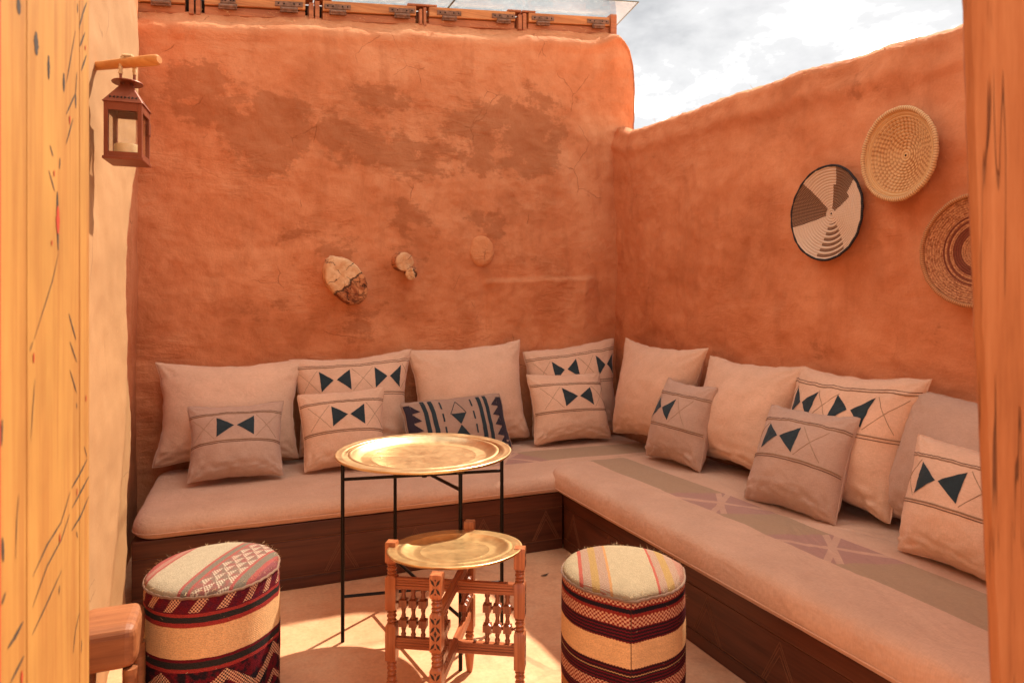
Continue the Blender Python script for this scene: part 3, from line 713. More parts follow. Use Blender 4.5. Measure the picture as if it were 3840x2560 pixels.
# ------------------------------------------------------------------ baskets on the right wall
def bmat(name, kind):
    m = newmat(name, .8, spec=.2); p = coord(); x, y, z = xyz(p)      # local: x right in the picture, y up, z out of the wall
    r = mth('SQRT', x*x + y*y); th = mth('ARCTAN2', y, x) * (180 / math.pi); th = mth('MODULO', th + 360, 360)
    if kind == 'white':
        n = 17.0; k = r * (n / .215); ring = mth('FLOOR', k); rf = frac(k)
        stc = frac(th * .28 * mth('MAXIMUM', ring, 2.0) / 10 * 1.2 + ring * .37)
        base = mix(smooth(absx(stc - .5), .34, .46) * .55, (.66, .48, .34), (.36, .20, .11))
        dk = mix(smooth(absx(stc - .5), .20, .40), (.045, .022, .014), (.42, .22, .12))
        rn = r / .215
        w1 = band(th, 131, 192) * band(rn, .14, 1.0); w2 = band(th, 27, 79) * band(rn, .10, .62); w3 = band(th, 38, 72) * band(rn, .62, 1.0)
        w4 = band(th, 254, 302) * band(rn, .22, .97) * mth('GREATER_THAN', frac(k * .5), .5)
        f = mth('MAXIMUM', mth('MAXIMUM', w1, w2), mth('MAXIMUM', w3, w4))
        c = mix(f, base, dk); c = mix(smooth(rf, .12, .0) * .5, c, (.20, .10, .05)); c = mix(mth('LESS_THAN', r, .005), c, (.05, .03, .02))
    elif kind == 'straw':
        k = r * (15.0 / .19); ring = mth('FLOOR', k); rf = frac(k)
        stc = frac(th * mth('MAXIMUM', ring, 2.0) * .0125 + frac(mth('SINE', ring * 12.99) * 437.58))
        f = mth('GREATER_THAN', stc + (nz(p, 60, 2) - .5) * .5, .56) * band(r / .19, .12, .80)
        c = mix(f * .75, (.64, .37, .16), (.36, .145, .05)); c = mix(smooth(nz(p, 18, 4), .4, .65) * .35, c, (.70, .44, .21)); c = mix(smooth(absx(rf - .5), .38, .5) * .6, c, (.26, .10, .035)); c = mix(mth('LESS_THAN', r, .005), c, (.04, .02, .01))
    else:
        rn = r / .235; k = r * (26 / .235); rf = frac(k)
        tw = nz(vec(th * .10, r * 40, 0.0), 3.0, 4, .6, 1.0)
        c = mix(smooth(tw, .38, .62), (.30, .105, .045), (.60, .29, .13))
        red = mth('MAXIMUM', band(rn, .30, .44), mth('MAXIMUM', band(rn, .50, .535), band(rn, .57, .60)))
        c = mix(red * .85, c, (.15, .030, .018)); c = mix(smooth(absx(rf - .5), .34, .5) * .5, c, (.14, .045, .02))
    setc(c); setn(bump(nz(vmul(p, (1, 1, 1)), 120, 3, .6), .5, .004)); return m
def basket(name, label, y, z, r, depth, rings, kind, rimr, rimmat, sy=1.0, sz=1.0, tilt=0.0):
    o = empty(name, (XR - .062, y, z), label, 'basket')
    o.rotation_euler = Matrix(((0, 0, -1), (-1, 0, 0), (0, 1, 0))).to_euler()
    o.rotation_euler.rotate_axis('Z', tilt); o.scale = (sy, sz, 1)
    pr = []; N = rings * 6
    for i in range(N + 1):
        q = i / N; rr = max(.0008, r * q); coil = abs(math.sin(math.pi * q * rings)) ** .6 * (r / rings) * .36
        pr.append((rr, depth * q**2.2 - depth*.6 + coil))
    wob = lambda th, rr, zz: rr * (1 + .006 * math.sin(3*th + r*50) + .004 * math.sin(7*th))
    MB().lathe(pr, 72, capb=True, capt=False, fn=wob).build('coiled_body', bmat(name + '_' + kind + '_weave', kind), o, sm=True)
    pts = [(wob(2*math.pi*k/72, r, 0) * math.cos(2*math.pi*k/72), wob(2*math.pi*k/72, r, 0) * math.sin(2*math.pi*k/72), depth*.4 + .002*math.sin(k*1.7)) for k in range(73)]
    MB().tube(pts, [rimr * (1 + .07 * math.sin(k * 2.9)) for k in range(73)], 10, cap=False).build('rim', rimmat, o, sm=True)
    b = [(r * .98, depth*.36 - .004), (r * .75, -depth*.25 - .004), (r*.4, -depth*.55 - .006)]
    MB().lathe(b, 48, capb=False, capt=True).build('back', M['rope'], o, sm=True)
    return o
def wrapmat(name, a, b, f):
    m = newmat(name, .8, spec=.2); p = coord(); x, y, z = xyz(p); th = mth('ARCTAN2', y, x)
    s = frac(th * f + nz(p, 8, 2) * .6); setc(mix(smooth(absx(s-.5), .25, .48), a, b)); setn(bump(absx(s-.5), .8, -.004)); return m
M['rim_black'] = wrapmat('black_rim', (.020, .017, .018), (.060, .042, .036), 22); M['rim_straw'] = wrapmat('straw_rim', (.66, .40, .19), (.36, .16, .06), 18); M['rim_brown'] = wrapmat('brown_rim', (.52, .24, .10), (.26, .09, .035), 26)
basket('wall_basket', 'white woven basket with black wedge pattern and dark rim on the right wall', 2.353, 1.842, .216, .045, 17, 'white', .006, M['rim_black'], .97, 1.06)
basket('wall_basket', 'round natural straw basket, highest of the three on the right wall', 1.968, 2.043, .184, .055, 14, 'straw', .010, M['rim_straw'], .93, 1.07, R(6))
basket('wall_basket', 'coiled reddish-brown basket half hidden by the wooden post', 1.655, 1.598, .218, .040, 24, 'brown', .009, M['rim_brown'], .95, 1.0)

# ------------------------------------------------------------------ poufs
def pouf(name, label, x, y, h, r, point, pang, side, top, seed, ecc=1.0, eang=0.0):
    e = empty(name, (x, y, 0), label, 'pouf', 'kilim-covered poufs')
    def fr_(th, rr, z):
        dth = (th - pang + math.pi) % (2*math.pi) - math.pi
        q = 1.0
        for (pa, sp_) in ((pang, 1 + point), (pang + 1.75, 1 + point * .45)):
            dd = abs((th - pa + math.pi) % (2*math.pi) - math.pi); al = math.acos(1 / sp_)
            if dd < al: q = max(q, 1 / math.cos(al - dd))
        q *= 1 + (ecc - 1) * (math.cos(th - eang)**2)
        return rr * q * (1 + .006 * fb(math.cos(th), math.sin(th), z*3 + seed, 2.0))
    n = 120
    pr = [(r*.97, .0), (r*.985, .02)] + [(r * (1 + .012*math.sin(math.pi*k/16)), .02 + (h - .05) * k / 16) for k in range(1, 17)] + [(r*.998, h - .018), (r*.988, h - .008)]
    MB().lathe(pr, n, fn=fr_, capt=False).build('side_cover', side, e, sm=True)
    tp = [(r*.988, h - .008), (r*.978, h + .002), (r*.94, h + .010), (r*.82, h + .018), (r*.55, h + .024), (r*.25, h + .027), (r*.03, h + .028)]
    MB().lathe(tp, n, fn=fr_, capb=False).build('top_cover', top, e, sm=True)
    pts = []
    for k in range(n+1):
        th = 2*math.pi*k/n; q = fr_(th, r*.992, h); pts.append((q*math.cos(th), q*math.sin(th), h - .007 + .0015*math.sin(k*2.1)))
    MB().tube(pts, .0042, 6, cap=False).build('edge_seam', M['seam'], e, sm=True)
    # loose wool fibres
    mb = MB(); rg = random.Random(seed)
    for k in range(260):
        th = rg.uniform(0, 2*math.pi); zz = rg.choice((h, h, rg.uniform(.05, h))); q = fr_(th, r * (1.0 if zz < h else rg.uniform(.9, .99)), zz)
        b = Vector((q*math.cos(th), q*math.sin(th), zz + (.010 if zz == h else 0))); dv = Vector((math.cos(th)+rg.uniform(-.8,.8), math.sin(th)+rg.uniform(-.8,.8), rg.uniform(-.3, 1))).normalized() * rg.uniform(.006, .018)
        sv = dv.cross(Vector((rg.random(), rg.random(), rg.random()))).normalized() * .00045; mid = b + dv*.6 + Vector((0,0,-.002))
        mb.add([b - sv, b + sv, mid + sv, mid - sv, b + dv], [(0,1,2,3), (3,2,4)])
    mb.build('loose_fibres', M['rope'], e, kind='stuff')
    return e
MAR = (.125, .010, .016); BLK = (.018, .012, .016); CRM = (.70, .42, .20); RED_ = (.30, .035, .03)
def weave(p):
    return nz(vmul(p, (260, 260, 260)), 1, 2, .5)
def side1():
    m = newmat('kilim_side_zigzag', .95, spec=.05); p = coord(); x, y, z = xyz(p); th = mth('ARCTAN2', y, x)
    d = .492 - z + (nz(p, 30, 2) - .5) * .004; s = th * .22
    # knotted dot lattice
    dots = smooth(mth('SINE', s * 620) * mth('SINE', d * 560), -.25, .25)
    dash = lambda slope, per, wid, lo, hi: mth('LESS_THAN', absx(frac((s + d * slope) * (1 / per)) - .5), wid) * band(d, lo, hi)
    k1 = dash(.75, .078, .20, .006, .058)
    tri = absx(frac(s * (1 / .19) + .1) - .5) * 2          # 0..1 zigzag
    k2 = mth('LESS_THAN', absx(d - (.262 + tri * .075)), .018); k3 = mth('LESS_THAN', absx(d - (.345 + tri * .075)), .011); k4 = mth('LESS_THAN', absx(d - (.43 + tri * .06)), .014)
    dark = mix(smooth(nz(p, 35, 4), .42, .58), BLK, MAR)
    c = mix(band(d, -.05, .062), dark, mix(smooth(nz(p, 40, 3), .4, .6), MAR, (.085, .012, .022)))
    for (lo, hi, cc) in ((.062, .072, RED_), (.072, .090, (.030, .026, .024)), (.090, .104, RED_), (.200, .210, MAR), (.210, .230, (.028, .024, .022)), (.230, .241, RED_)):
        c = mix(band(d, lo, hi), c, cc)
    c = mix(band(d, .104, .200), c, mul(CRM, ramp(nz(p, 14, 4), [(.3, (.93,)*3), (.7, (1.04,)*3)])))
    f = mth('MAXIMUM', k1, mth('MAXIMUM', k2, mth('MAXIMUM', k3, k4))) * dots
    f = f * (1 - band(d, .06, .242))
    c = mix(f * .95, c, (.74, .42, .25))
    w = weave(p); c = mul(c, ramp(w, [(.35, (.78,)*3), (.65, (1.08,)*3)])); setc(c)
    setn(bump(w + mth('SINE', d * 1100) * .35 + f * .6, .6, .003)); return m
def side2():
    m = newmat('kilim_side_bands', .95, spec=.05); p = coord(); x, y, z = xyz(p); th = mth('ARCTAN2', y, x)
    d = .492 - z + (nz(p, 30, 2) - .5) * .003 + mth('SINE', th * 140) * .0009; s = th * .22
    chk = mth('GREATER_THAN', mth('SINE', s * 440 ) * mth('SINE', d * 480 ), .0)
    red = (.22, .025, .02); c = mix(smooth(mth('SINE', d * 620), -.1, .3), BLK, MAR)
    def put(c, lo, hi, cc): return mix(band(d, lo, hi), c, cc)
    c = put(c, .0, .006, BLK); ck = mix(chk, red, (.62, .34, .20))
    c = put(c, .006, .012, red); c = put(c, .012, .031, ck); c = put(c, .031, .036, red); c = put(c, .036, .050, BLK); c = put(c, .050, .060, red); c = put(c, .060, .092, ck)
    c = put(c, .137, .215, mul(CRM, ramp(nz(vmul(p, (1, 1, 6)), 20, 4), [(.3, (.90,)*3), (.7, (1.05,)*3)])))
    c = put(c, .236, .2385, (.5, .33, .14)); c = put(c, .272, .310, ck); c = put(c, .340, .372, (.42, .18, .06)); c = put(c, .44, .5, (.30, .11, .04))
    seam = mth('LESS_THAN', absx(th - (-2.02)), .008); c = mix(seam * .7, c, (.05, .02, .015))
    w = weave(p); c = mul(c, ramp(w, [(.35, (.80,)*3), (.65, (1.07,)*3)])); setc(c)
    setn(bump(w + mth('SINE', d * 1200) * .3 - seam * 3.0, .6, .003)); return m
def top1():
    m = newmat('kilim_top_zigzag', .95, spec=.05); p = coord(); x, y, z = xyz(p); a = R(63)
    q = x * math.sin(a) - y * math.cos(a); s = x * math.cos(a) + y * math.sin(a); q = q + (nz(p, 30, 2) - .5) * .004
    c = mul((.29, .225, .150), ramp(nz(p, 45, 4), [(.3, (.90,)*3), (.7, (1.05,)*3)]))
    dots = smooth(mth('SINE', s * 560) * mth('SINE', q * 560), -.35, .25)
    def put(c, lo, hi, cc): return mix(band(q, lo, hi), c, cc)
    rd = (.24, .060, .050); gy = (.13, .10, .072)
    for (lo, hi, cc) in ((-.5, -.165, rd), (-.165, -.145, (.26, .12, .09)), (-.145, -.135, rd), (.005, .015, rd), (.015, .035, gy), (.035, .044, rd), (.140, .150, rd), (.150, .175, gy), (.175, .19, rd), (.19, .5, (.17, .05, .05))): c = put(c, lo, hi, cc)
    fld = band(q, .044, .140); tri = absx(frac(s * (1/.10)) - .5) * 2
    tr2 = absx(frac(s * (1/.062) + mth('FLOOR', (q - .044) * (1/.024)) * .5) - .5) * 2
    lat = mth('LESS_THAN', tr2, frac((q - .044) * (1/.024)) * .95)
    fc = mix(smooth(nz(p, 40, 4), .4, .6), (.19, .070, .058), (.15, .095, .07)); c = mix(fld, c, mix(lat * dots * .85, fc, (.42, .33, .235)))
    w = weave(p); setc(mul(c, ramp(w, [(.35, (.82,)*3), (.65, (1.08,)*3)]))); setn(bump(w, .6, .003)); return m
def top2():
    m = newmat('kilim_top_bands', .95, spec=.05); p = coord(); x, y, z = xyz(p); a = R(64)
    q = x * math.sin(a) - y * math.cos(a) + (nz(p, 30, 2) - .5) * .004
    c = mul((.29, .212, .128), ramp(nz(p, 45, 4), [(.3, (.90,)*3), (.7, (1.05,)*3)]))
    twill = mth('GREATER_THAN', mth('SINE', (x * 1.2 + y * .6) * 760), .2)
    def put(c, lo, hi, cc): return mix(band(q, lo, hi), c, cc)
    rd = (.27, .062, .042); yl = (.26, .15, .055); pk = mix(twill, (.27, .195, .135), (.22, .085, .055))
    for (lo, hi, cc) in ((-.150, -.138, rd), (-.138, -.112, pk), (-.112, -.088, yl), (-.088, -.058, pk), (-.058, -.05, (.32, .15, .06)), (.092, .100, rd), (.100, .124, pk), (.124, .150, yl), (.150, .175, pk), (.175, .30, mix(twill, (.27, .15, .10), (.23, .07, .055)))): c = put(c, lo, hi, cc)
    w = weave(p); setc(mul(c, ramp(w, [(.35, (.84,)*3), (.65, (1.07,)*3)]))); setn(bump(w, .6, .003)); return m
pouf('pouf', 'striped kilim pouf with cream zigzags on the left, in front of the bench', -.098, 2.43, .485, .208, .03, R(-20), side1(), top1(), 31, 1.10, R(75))
pouf('pouf', 'banded kilim pouf with a corner seam at its front, on the right', 1.180, 1.885, .485, .205, .125, -2.02, side2(), top2(), 32, 1.04, R(60))

# ------------------------------------------------------------------ trays
def tray(name, label, c, r, mat, tx, ty, well, flutes):
    o = None; pr = []
    def fn(th, rr, z):
        return rr
    V = []; F = []; n = 160
    lip = .006
    prof = [(r - .004, -.004, 0), (r, .002, 0), (r - .003, .006, 0), (r - .008, .0045, 0), (r - .012, .0035, 0), (r * .93, .003, 0), (r * .86, .0025, 0), (well + .056, .002, 0), (well + .052, .0025, 0), (well + .048, .0042, 0), (well + .043, .0045, 0), (well + .038, .003, 0), (well + .034, -.001, .3), (well + .026, -.008, 1), (well + .014, -.0145, 1), (well + .004, -.0185, .6), (well, -.0198, 0), (well - .004, -.020, 0), (well * .86, -.0200, 0), (well * .85, -.0196, 0), (well * .835, -.0192, 0), (well * .82, -.0196, 0), (well*.81, -.0200, 0), (well * .6, -.0200, 0), (well*.3, -.02, 0), (.01, -.0200, 0)]
    for (q, z, f) in prof:
        for k in range(n):
            th = 2*math.pi*k/n; dq = f * flutes * math.sin(th * 80); V.append((q*math.cos(th), q*math.sin(th), z * (1.0 if well > .2 else .5) + dq + .0012 * fb(math.cos(th)*q*8, math.sin(th)*q*8, 0, 1)))
    bot = [(.004, -.0215), (well, -.0212), (well + .012, -.014), (well + .040, -.003), (r*.9, -.004), (r - .006, -.004)]
    for (q, z) in bot:
        for k in range(n): th = 2*math.pi*k/n; V.append((q*math.cos(th), q*math.sin(th), z - .002))
    nr = len(prof) + len(bot)
    for j in range(nr-1):
        for k in range(n): F.append((j*n+k, j*n+(k+1)%n, (j+1)*n+(k+1)%n, (j+1)*n+k))
    for k in range(n): F.append(((nr-1)*n+k, k, (k+1)%n, (nr-1)*n+(k+1)%n)[::-1])
    F = [f for f in F if not (min(f) >= (len(prof)-1)*n and max(f) < (len(prof)+1)*n)]
    F.append(tuple((len(prof)-1)*n + k for k in range(n))); F.append(tuple(len(prof)*n + k for k in range(n))[::-1])
    o = mesh_obj(name, V, F, mat, None, c); o.rotation_euler = (tx, ty, 0)
    return tag(o, label, 'tray')
TC = (.700, 2.675)
tray('brass_tray', 'large round pale brass tray on the tall black stand', (*TC, .768), .368, M['brass'], R(.6), R(-.3), .262, .0012)
SC = (.658, 2.107)
tray('brass_tray', 'smaller golden brass tray on the carved wooden folding stand', (*SC, .557), .229, M['brass2'], R(-4.6), R(.8), .140, .0)

# ------------------------------------------------------------------ tall black stand
e = empty('tray_stand', (*TC, 0), 'tall thin black metal stand with crossed rods under the large tray', 'table')
ux = Vector((.986, -.165, 0)); uy = Vector((.160, -.987, 0)); RL = .335
for dv in (ux, -ux, uy, -uy):
    b = dv * RL; MB().tube([b, b + Vector((0,0,.744))], .0078, 10).build('leg', M['black_metal'], e, sm=True)
for k, dv in enumerate((ux, uy)):
    for z in (.668, .186):
        MB().tube([dv * -RL + Vector((0,0,z + k*.014)), dv * RL + Vector((0,0,z + k*.014))], .0068, 8).build('cross_rod', M['black_metal'], e, sm=True)
for z in (.675, .193): MB().lathe([(.011, z-.016), (.013, z-.012), (.013, z+.012), (.009, z+.017)], 12).build('pivot_bolt', M['black_metal'], e, sm=True)
for dv in (ux, -ux, uy, -uy):
    b = dv * RL; MB().box((b.x-.013, b.y-.013, .744), (b.x+.013, b.y+.013, .7475)).build('pad', M['black_metal'], e)

# ------------------------------------------------------------------ carved folding stand
e = empty('tray_stand', (*SC, 0), 'carved reddish-brown wooden folding stand with turned spindles under the small tray', 'table')
def turned(prof, n=16):
    """prof: (z, half-size, 's' or 'r')"""
    V = []; F = []
    for (z, a, t) in prof:
        for k in range(n):
            th = 2*math.pi*(k + .5*0)/n; c, s = math.cos(th), math.sin(th)
            q = a if t == 'r' else a / max(abs(c), abs(s))
            V.append((q*c, q*s, z))
    for j in range(len(prof)-1):
        for k in range(n): F.append((j*n+k, j*n+(k+1)%n, (j+1)*n+(k+1)%n, (j+1)*n+k))
    F.append(tuple(range(n))[::-1]); F.append(tuple((len(prof)-1)*n+k for k in range(n)))
    mb = MB(); mb.add(V, F); return mb
hw = .0185
def bead(z0, z1, big=.017, sml=.011):
    L = z1 - z0; out = []
    for (t, a) in ((0, .016), (.06, sml), (.14, .015), (.20, .017), (.27, .015), (.33, sml), (.44, .0155), (.53, .0175), (.62, .0155), (.70, sml), (.78, .015), (.84, .017), (.90, .015), (.95, sml), (1, .016)):
        out.append((z0 + L*t, a, 'r'))
    return out
def blk(z0, z1): return [(z0, .0150, 's'), (z0 + .006, hw, 's'), (z1 - .006, hw, 's'), (z1, .0150, 's')]
POST = [(0, .010, 'r'), (.012, .0125, 'r'), (.07, .0185, 'r'), (.085, .019, 'r'), (.09, .013, 'r'), (.098, .018, 'r'), (.106, .014, 'r')] + bead(.108, .158) + blk(.160, .287) + bead(.289, .333) + blk(.335, .452) + bead(.454, .494) + [(.496, .0150, 's'), (.502, hw, 's'), (.563, hw, 's'), (.568, .017, 's')]
FB = Vector((.50, .866, 0)).normalized(); LRv = Vector((.866, -.50, 0))
PR = {'B': (FB, .250), 'F': (-FB, .250), 'R': (LRv, .222), 'L': (-LRv, .222)}
pm = None
for nm, (dv, rr) in PR.items():
    rot = math.atan2(dv.y, dv.x)
    if pm is None: po = turned(POST).build('post', M['cedar'], e, sm=True); pm = po.data
    else: po = bpy.data.objects.new('post', pm); COL.objects.link(po); po.parent = e
    po.location = dv * rr; po.rotation_euler.z = rot
    # burnt carving on the outward face (local +x)
    mb = MB(); X0 = hw + .0006
    def tri(*pts):
        mb.add([(X0, a, b) for a, b in pts], [tuple(range(len(pts)))])
    for (z0, z1) in ((.168, .279), (.343, .444), (.506, .560)):
        n = max(1, round((z1 - z0) / .052)); ch = (z1 - z0) / n; w = hw * .86
        for q in range(n):
            c0 = z0 + ch * (q + .5); hh = ch * .5
            for sx in (-1, 1):
                for sy in (-1, 1):
                    A = (0 + sx*.0015, c0 + sy*.002); B = (sx*w, c0 + sy*hh*.92); C = (sx*w*.35, c0 + sy*hh*.62); D = (sx*w*.72, c0 + sy*hh*.38)
                    pts = [A, D, B, C] if sx*sy > 0 else [A, C, B, D]; tri(*pts)
            if ch > .04:
                tri((-w*.22, c0 + hh*.86), (w*.22, c0 + hh*.86), (0, c0 + hh*.62)); tri((0, c0 - hh*.62), (w*.22, c0 - hh*.86), (-w*.22, c0 - hh*.86))
        if n > 1:
            zc = (z0 + z1) / 2; tri((0, zc - .0055), (.0055, zc), (0, zc + .0055), (-.0055, zc))
    mb.build('burnt_carving', M['carve'], po, kind='stuff')
def rail(dv, z0, z1, L, k):
    rot = math.atan2(dv.y, dv.x); mb = MB()
    mb.box((-L, -.0095, z0), (L, .0095, z1))
    for zz in (z0 + .006, (z0+z1)/2 - .004, z1 - .014): mb.box((-L, -.0125, zz), (L, .0125, zz + .008))
    o = mb.build('rail', M['cedar_rail'], e, bevel=.0015, seg=1); o.rotation_euler.z = rot; return o
for k, (dv, rr) in enumerate(((LRv, .222), (FB, .250))):
    rail(dv, .408 + k*.003, .446 + k*.003, rr - .017, k); rail(dv, .204 + k*.003, .242 + k*.003, rr - .017, k)
b0, b1 = .243, .410
sp = [(b0, .007, 'r'), (b0+.010, .0095, 'r'), (b0+.018, .006, 'r'), (b0+.028, .0085, 'r'), (b0+.034, .0065, 's'), (b0+.038, .0138, 's'), (b0+.062, .0138, 's'), (b0+.066, .0065, 's'), (b0+.072, .0085, 'r'), (b0+.0835, .006, 'r'), (b0+.095, .0085, 'r'), (b0+.101, .0065, 's'), (b0+.105, .0138, 's'), (b0+.129, .0138, 's'), (b0+.133, .0065, 's'), (b0+.139, .0085, 'r'), (b0+.149, .006, 'r'), (b0+.157, .0095, 'r'), (b1, .007, 'r')]
spm = None; ctm = None
for nm, (dv, rr) in PR.items():
    rot = math.atan2(dv.y, dv.x)
    for q in range(3):
        if spm is None: so = turned(sp, 16).build('spindle', M['cedar_dark'], e, sm=True); spm = so.data
        else: so = bpy.data.objects.new('spindle', spm); COL.objects.link(so); so.parent = e
        so.location = dv * (rr - .042 - q*.0345); so.rotation_euler.z = rot
        for zc in (b0+.050, b0+.117):
            if ctm is None:
                mbq = MB().lathe([(.0035, -.0075), (.0065, -.006), (.0035, -.003), (.0068, 0), (.0035, .003), (.0065, .006), (.0035, .0075)], 10); mbq.xf(Matrix.Rotation(R(90), 4, 'Y')); co = mbq.build('link_bead', M['cedar_dark'], so, sm=True); ctm = co.data
            else: co = bpy.data.objects.new('link_bead', ctm); COL.objects.link(co); co.parent = so
            co.location = (.018, 0, zc)
MB().lathe([(.006, .2455), (.006, .249), (.003, .252)], 12).build('pivot_screw', M['iron'], e, loc=(.06, -.035, 0), sm=True)

# ------------------------------------------------------------------ peg and lantern
pg = MB().tube([(-.49, 2.62, 2.203), (-.455, 2.597, 2.203), (-.40, 2.558, 2.203), (-.30, 2.490, 2.204), (-.275, 2.473, 2.204), (-.268, 2.468, 2.204)], [.0145, .0148, .016, .0185, .0175, .012], 16)
tag(pg.build('wall_peg', M['peg'], sm=True), 'rounded orange wooden peg sticking out of the pale left wall', 'peg')
LP = Vector((-.372, 2.540, 1.862)); lz = math.atan2(LP.x, LP.y) * -1 + R(-14)
e = empty('lantern', LP, 'brown metal lantern with a pillar candle hanging from the wooden peg', 'lantern', rz=lz)
w, hb = .0565, .190
t = .013
MB().box((-w-.004, -w-.004, 0), (w+.004, w+.004, .010)).build('base_plate', M['lantern'], e, bevel=.002)
for sx in (-1, 1):
    for sy in (-1, 1): MB().box((sx*w - (t if sx > 0 else 0), sy*w - (t if sy > 0 else 0), .010), (sx*w + (0 if sx > 0 else t), sy*w + (0 if sy > 0 else t), hb)).build('corner_bar', M['lantern'], e, bevel=.001)
for (sx, sy) in ((0, 1), (0, -1), (1, 0), (-1, 0)):
    for (z0, z1) in ((.0105, .026), (hb-.026, hb-.0005)):
        mb = MB()
        if sx == 0: mb.box((-w+t+.0003, sy*w - (.004 if sy > 0 else 0), z0), (w-t-.0003, sy*w + (0 if sy > 0 else .004), z1))
        else: mb.box((sx*w - (.004 if sx > 0 else 0), -w+t+.0003, z0), (sx*w + (0 if sx > 0 else .004), w-t-.0003, z1))
        mb.build('rail', M['lantern'], e)
    mb = MB(); q = w - .007
    if sx == 0: mb.box((-w+t, sy*q-.001, .026), (w-t, sy*q+.001, hb-.026))
    else: mb.box((sx*q-.001, -w+t, .026), (sx*q+.001, w-t, hb-.026))
    mb.build('pane', M['glass'], e)
MB().box((w+.0005, w*.35, .105), (w+.006, w*.75, .150)).build('door_latch', M['lantern'], e, bevel=.001)
a = w + .005
rf = MB().add([(-a,-a,hb), (a,-a,hb), (a,a,hb), (-a,a,hb), (-.016,-.016,hb+.074), (.016,-.016,hb+.074), (.016,.016,hb+.074), (-.016,.016,hb+.074)], [(0,1,5,4),(1,2,6,5),(2,3,7,6),(3,0,4,7),(4,5,6,7),(0,3,2,1)]).build('roof', M['lantern'], e, bevel=.0015, seg=1)
for sd in range(4):                       # pierced bow-tie row along the roof
    mb = MB(); rz = Matrix.Rotation(R(90*sd), 4, 'Z')
    for k in range(4):
        c = -.033 + k * .022
        for sg in (-1, 1):
            pts = []
            for (u_, v_) in ((c, .018), (c + sg*.0085, .0235), (c + sg*.0085, .0125)):
                f = v_ / .074; yv = -(lerp(a, .016, f)) - .0012; pts.append(rz @ Vector((u_, yv, hb + v_)))
            mb.add(pts, [(0,1,2)])
    mb.build('pierced_pattern', M['gap'], rf, kind='stuff')
MB().lathe([(.046, hb+.080), (.048, hb+.082), (.047, hb+.084), (.01, hb+.0845)], 28).build('smoke_cap', M['lantern'], e, sm=True)
MB().lathe([(.012, hb+.070), (.012, hb+.0835)], 14).build('neck', M['lantern'], e, sm=True)
for sx in (-1, 1):
    mb = MB(); mb.tube([(sx*.016, 0, hb+.060), (sx*.020, 0, hb+.085), (sx*.021, 0, hb+.118)], .0045, 6).build('strap', M['lantern'], e, sm=True)
MB().lathe([(.040, .0105), (.0405, .018), (.0405, .056), (.039, .060), (.030, .0595), (.004, .0575)], 28).build('candle', M['wax'], e, sm=True)
# rope loop over the peg, with a twist
pts = []; zt_, zpk = hb + .112, 2.203 - LP.z + .024
for k in range(61):
    q = k / 60; th = math.pi * q; s_ = -math.cos(th)
    pts.append((s_*.021, 0, lerp(zt_, zpk, min(1, math.sin(th)*1.25)**.8 if q not in (0, 1) else 0)))
MB().tube(pts, [.0064 * (1 + .20*math.sin(k*2.2)) for k in range(61)], 8).build('rope_loop', M['rope'], e, sm=True)

# ------------------------------------------------------------------ low wooden stool at the left edge
e = empty('wooden_stool', (-.375, 2.235, 0), 'low sunlit wooden stool between the door and the kilim pouf', 'stool')
mb = MB().box((-.085, -.10, .325), (.085, .10, .452)); mb.build('seat', M['stool_wood'], e, bevel=.042, seg=6)
for sx in (-1, 1):
    for sy in (-1, 1):
        x, y = sx*.066, sy*.080
        MB().tube([(x*1.12, y*1.1, 0), (x*1.03, y*1.0, .15), (x, y, .26), (x, y, .327)], [.014, .017, .020, .020], 10).build('leg', M['stool_wood'], e, sm=True)
MB().box((-.060, -.090, .16), (.060, -.072, .19)).build('stretcher', M['stool_wood'], e, bevel=.003)

# ------------------------------------------------------------------ dry leaf on the floor
tag(MB().add([(1.40, 3.02, .006), (1.425, 3.035, .002), (1.455, 3.03, .008), (1.43, 3.012, .003)], [(0,1,2,3)]).build('dry_leaf', M['leafdry']), 'tiny curled dry leaf on the floor near the bench corner', 'leaf')

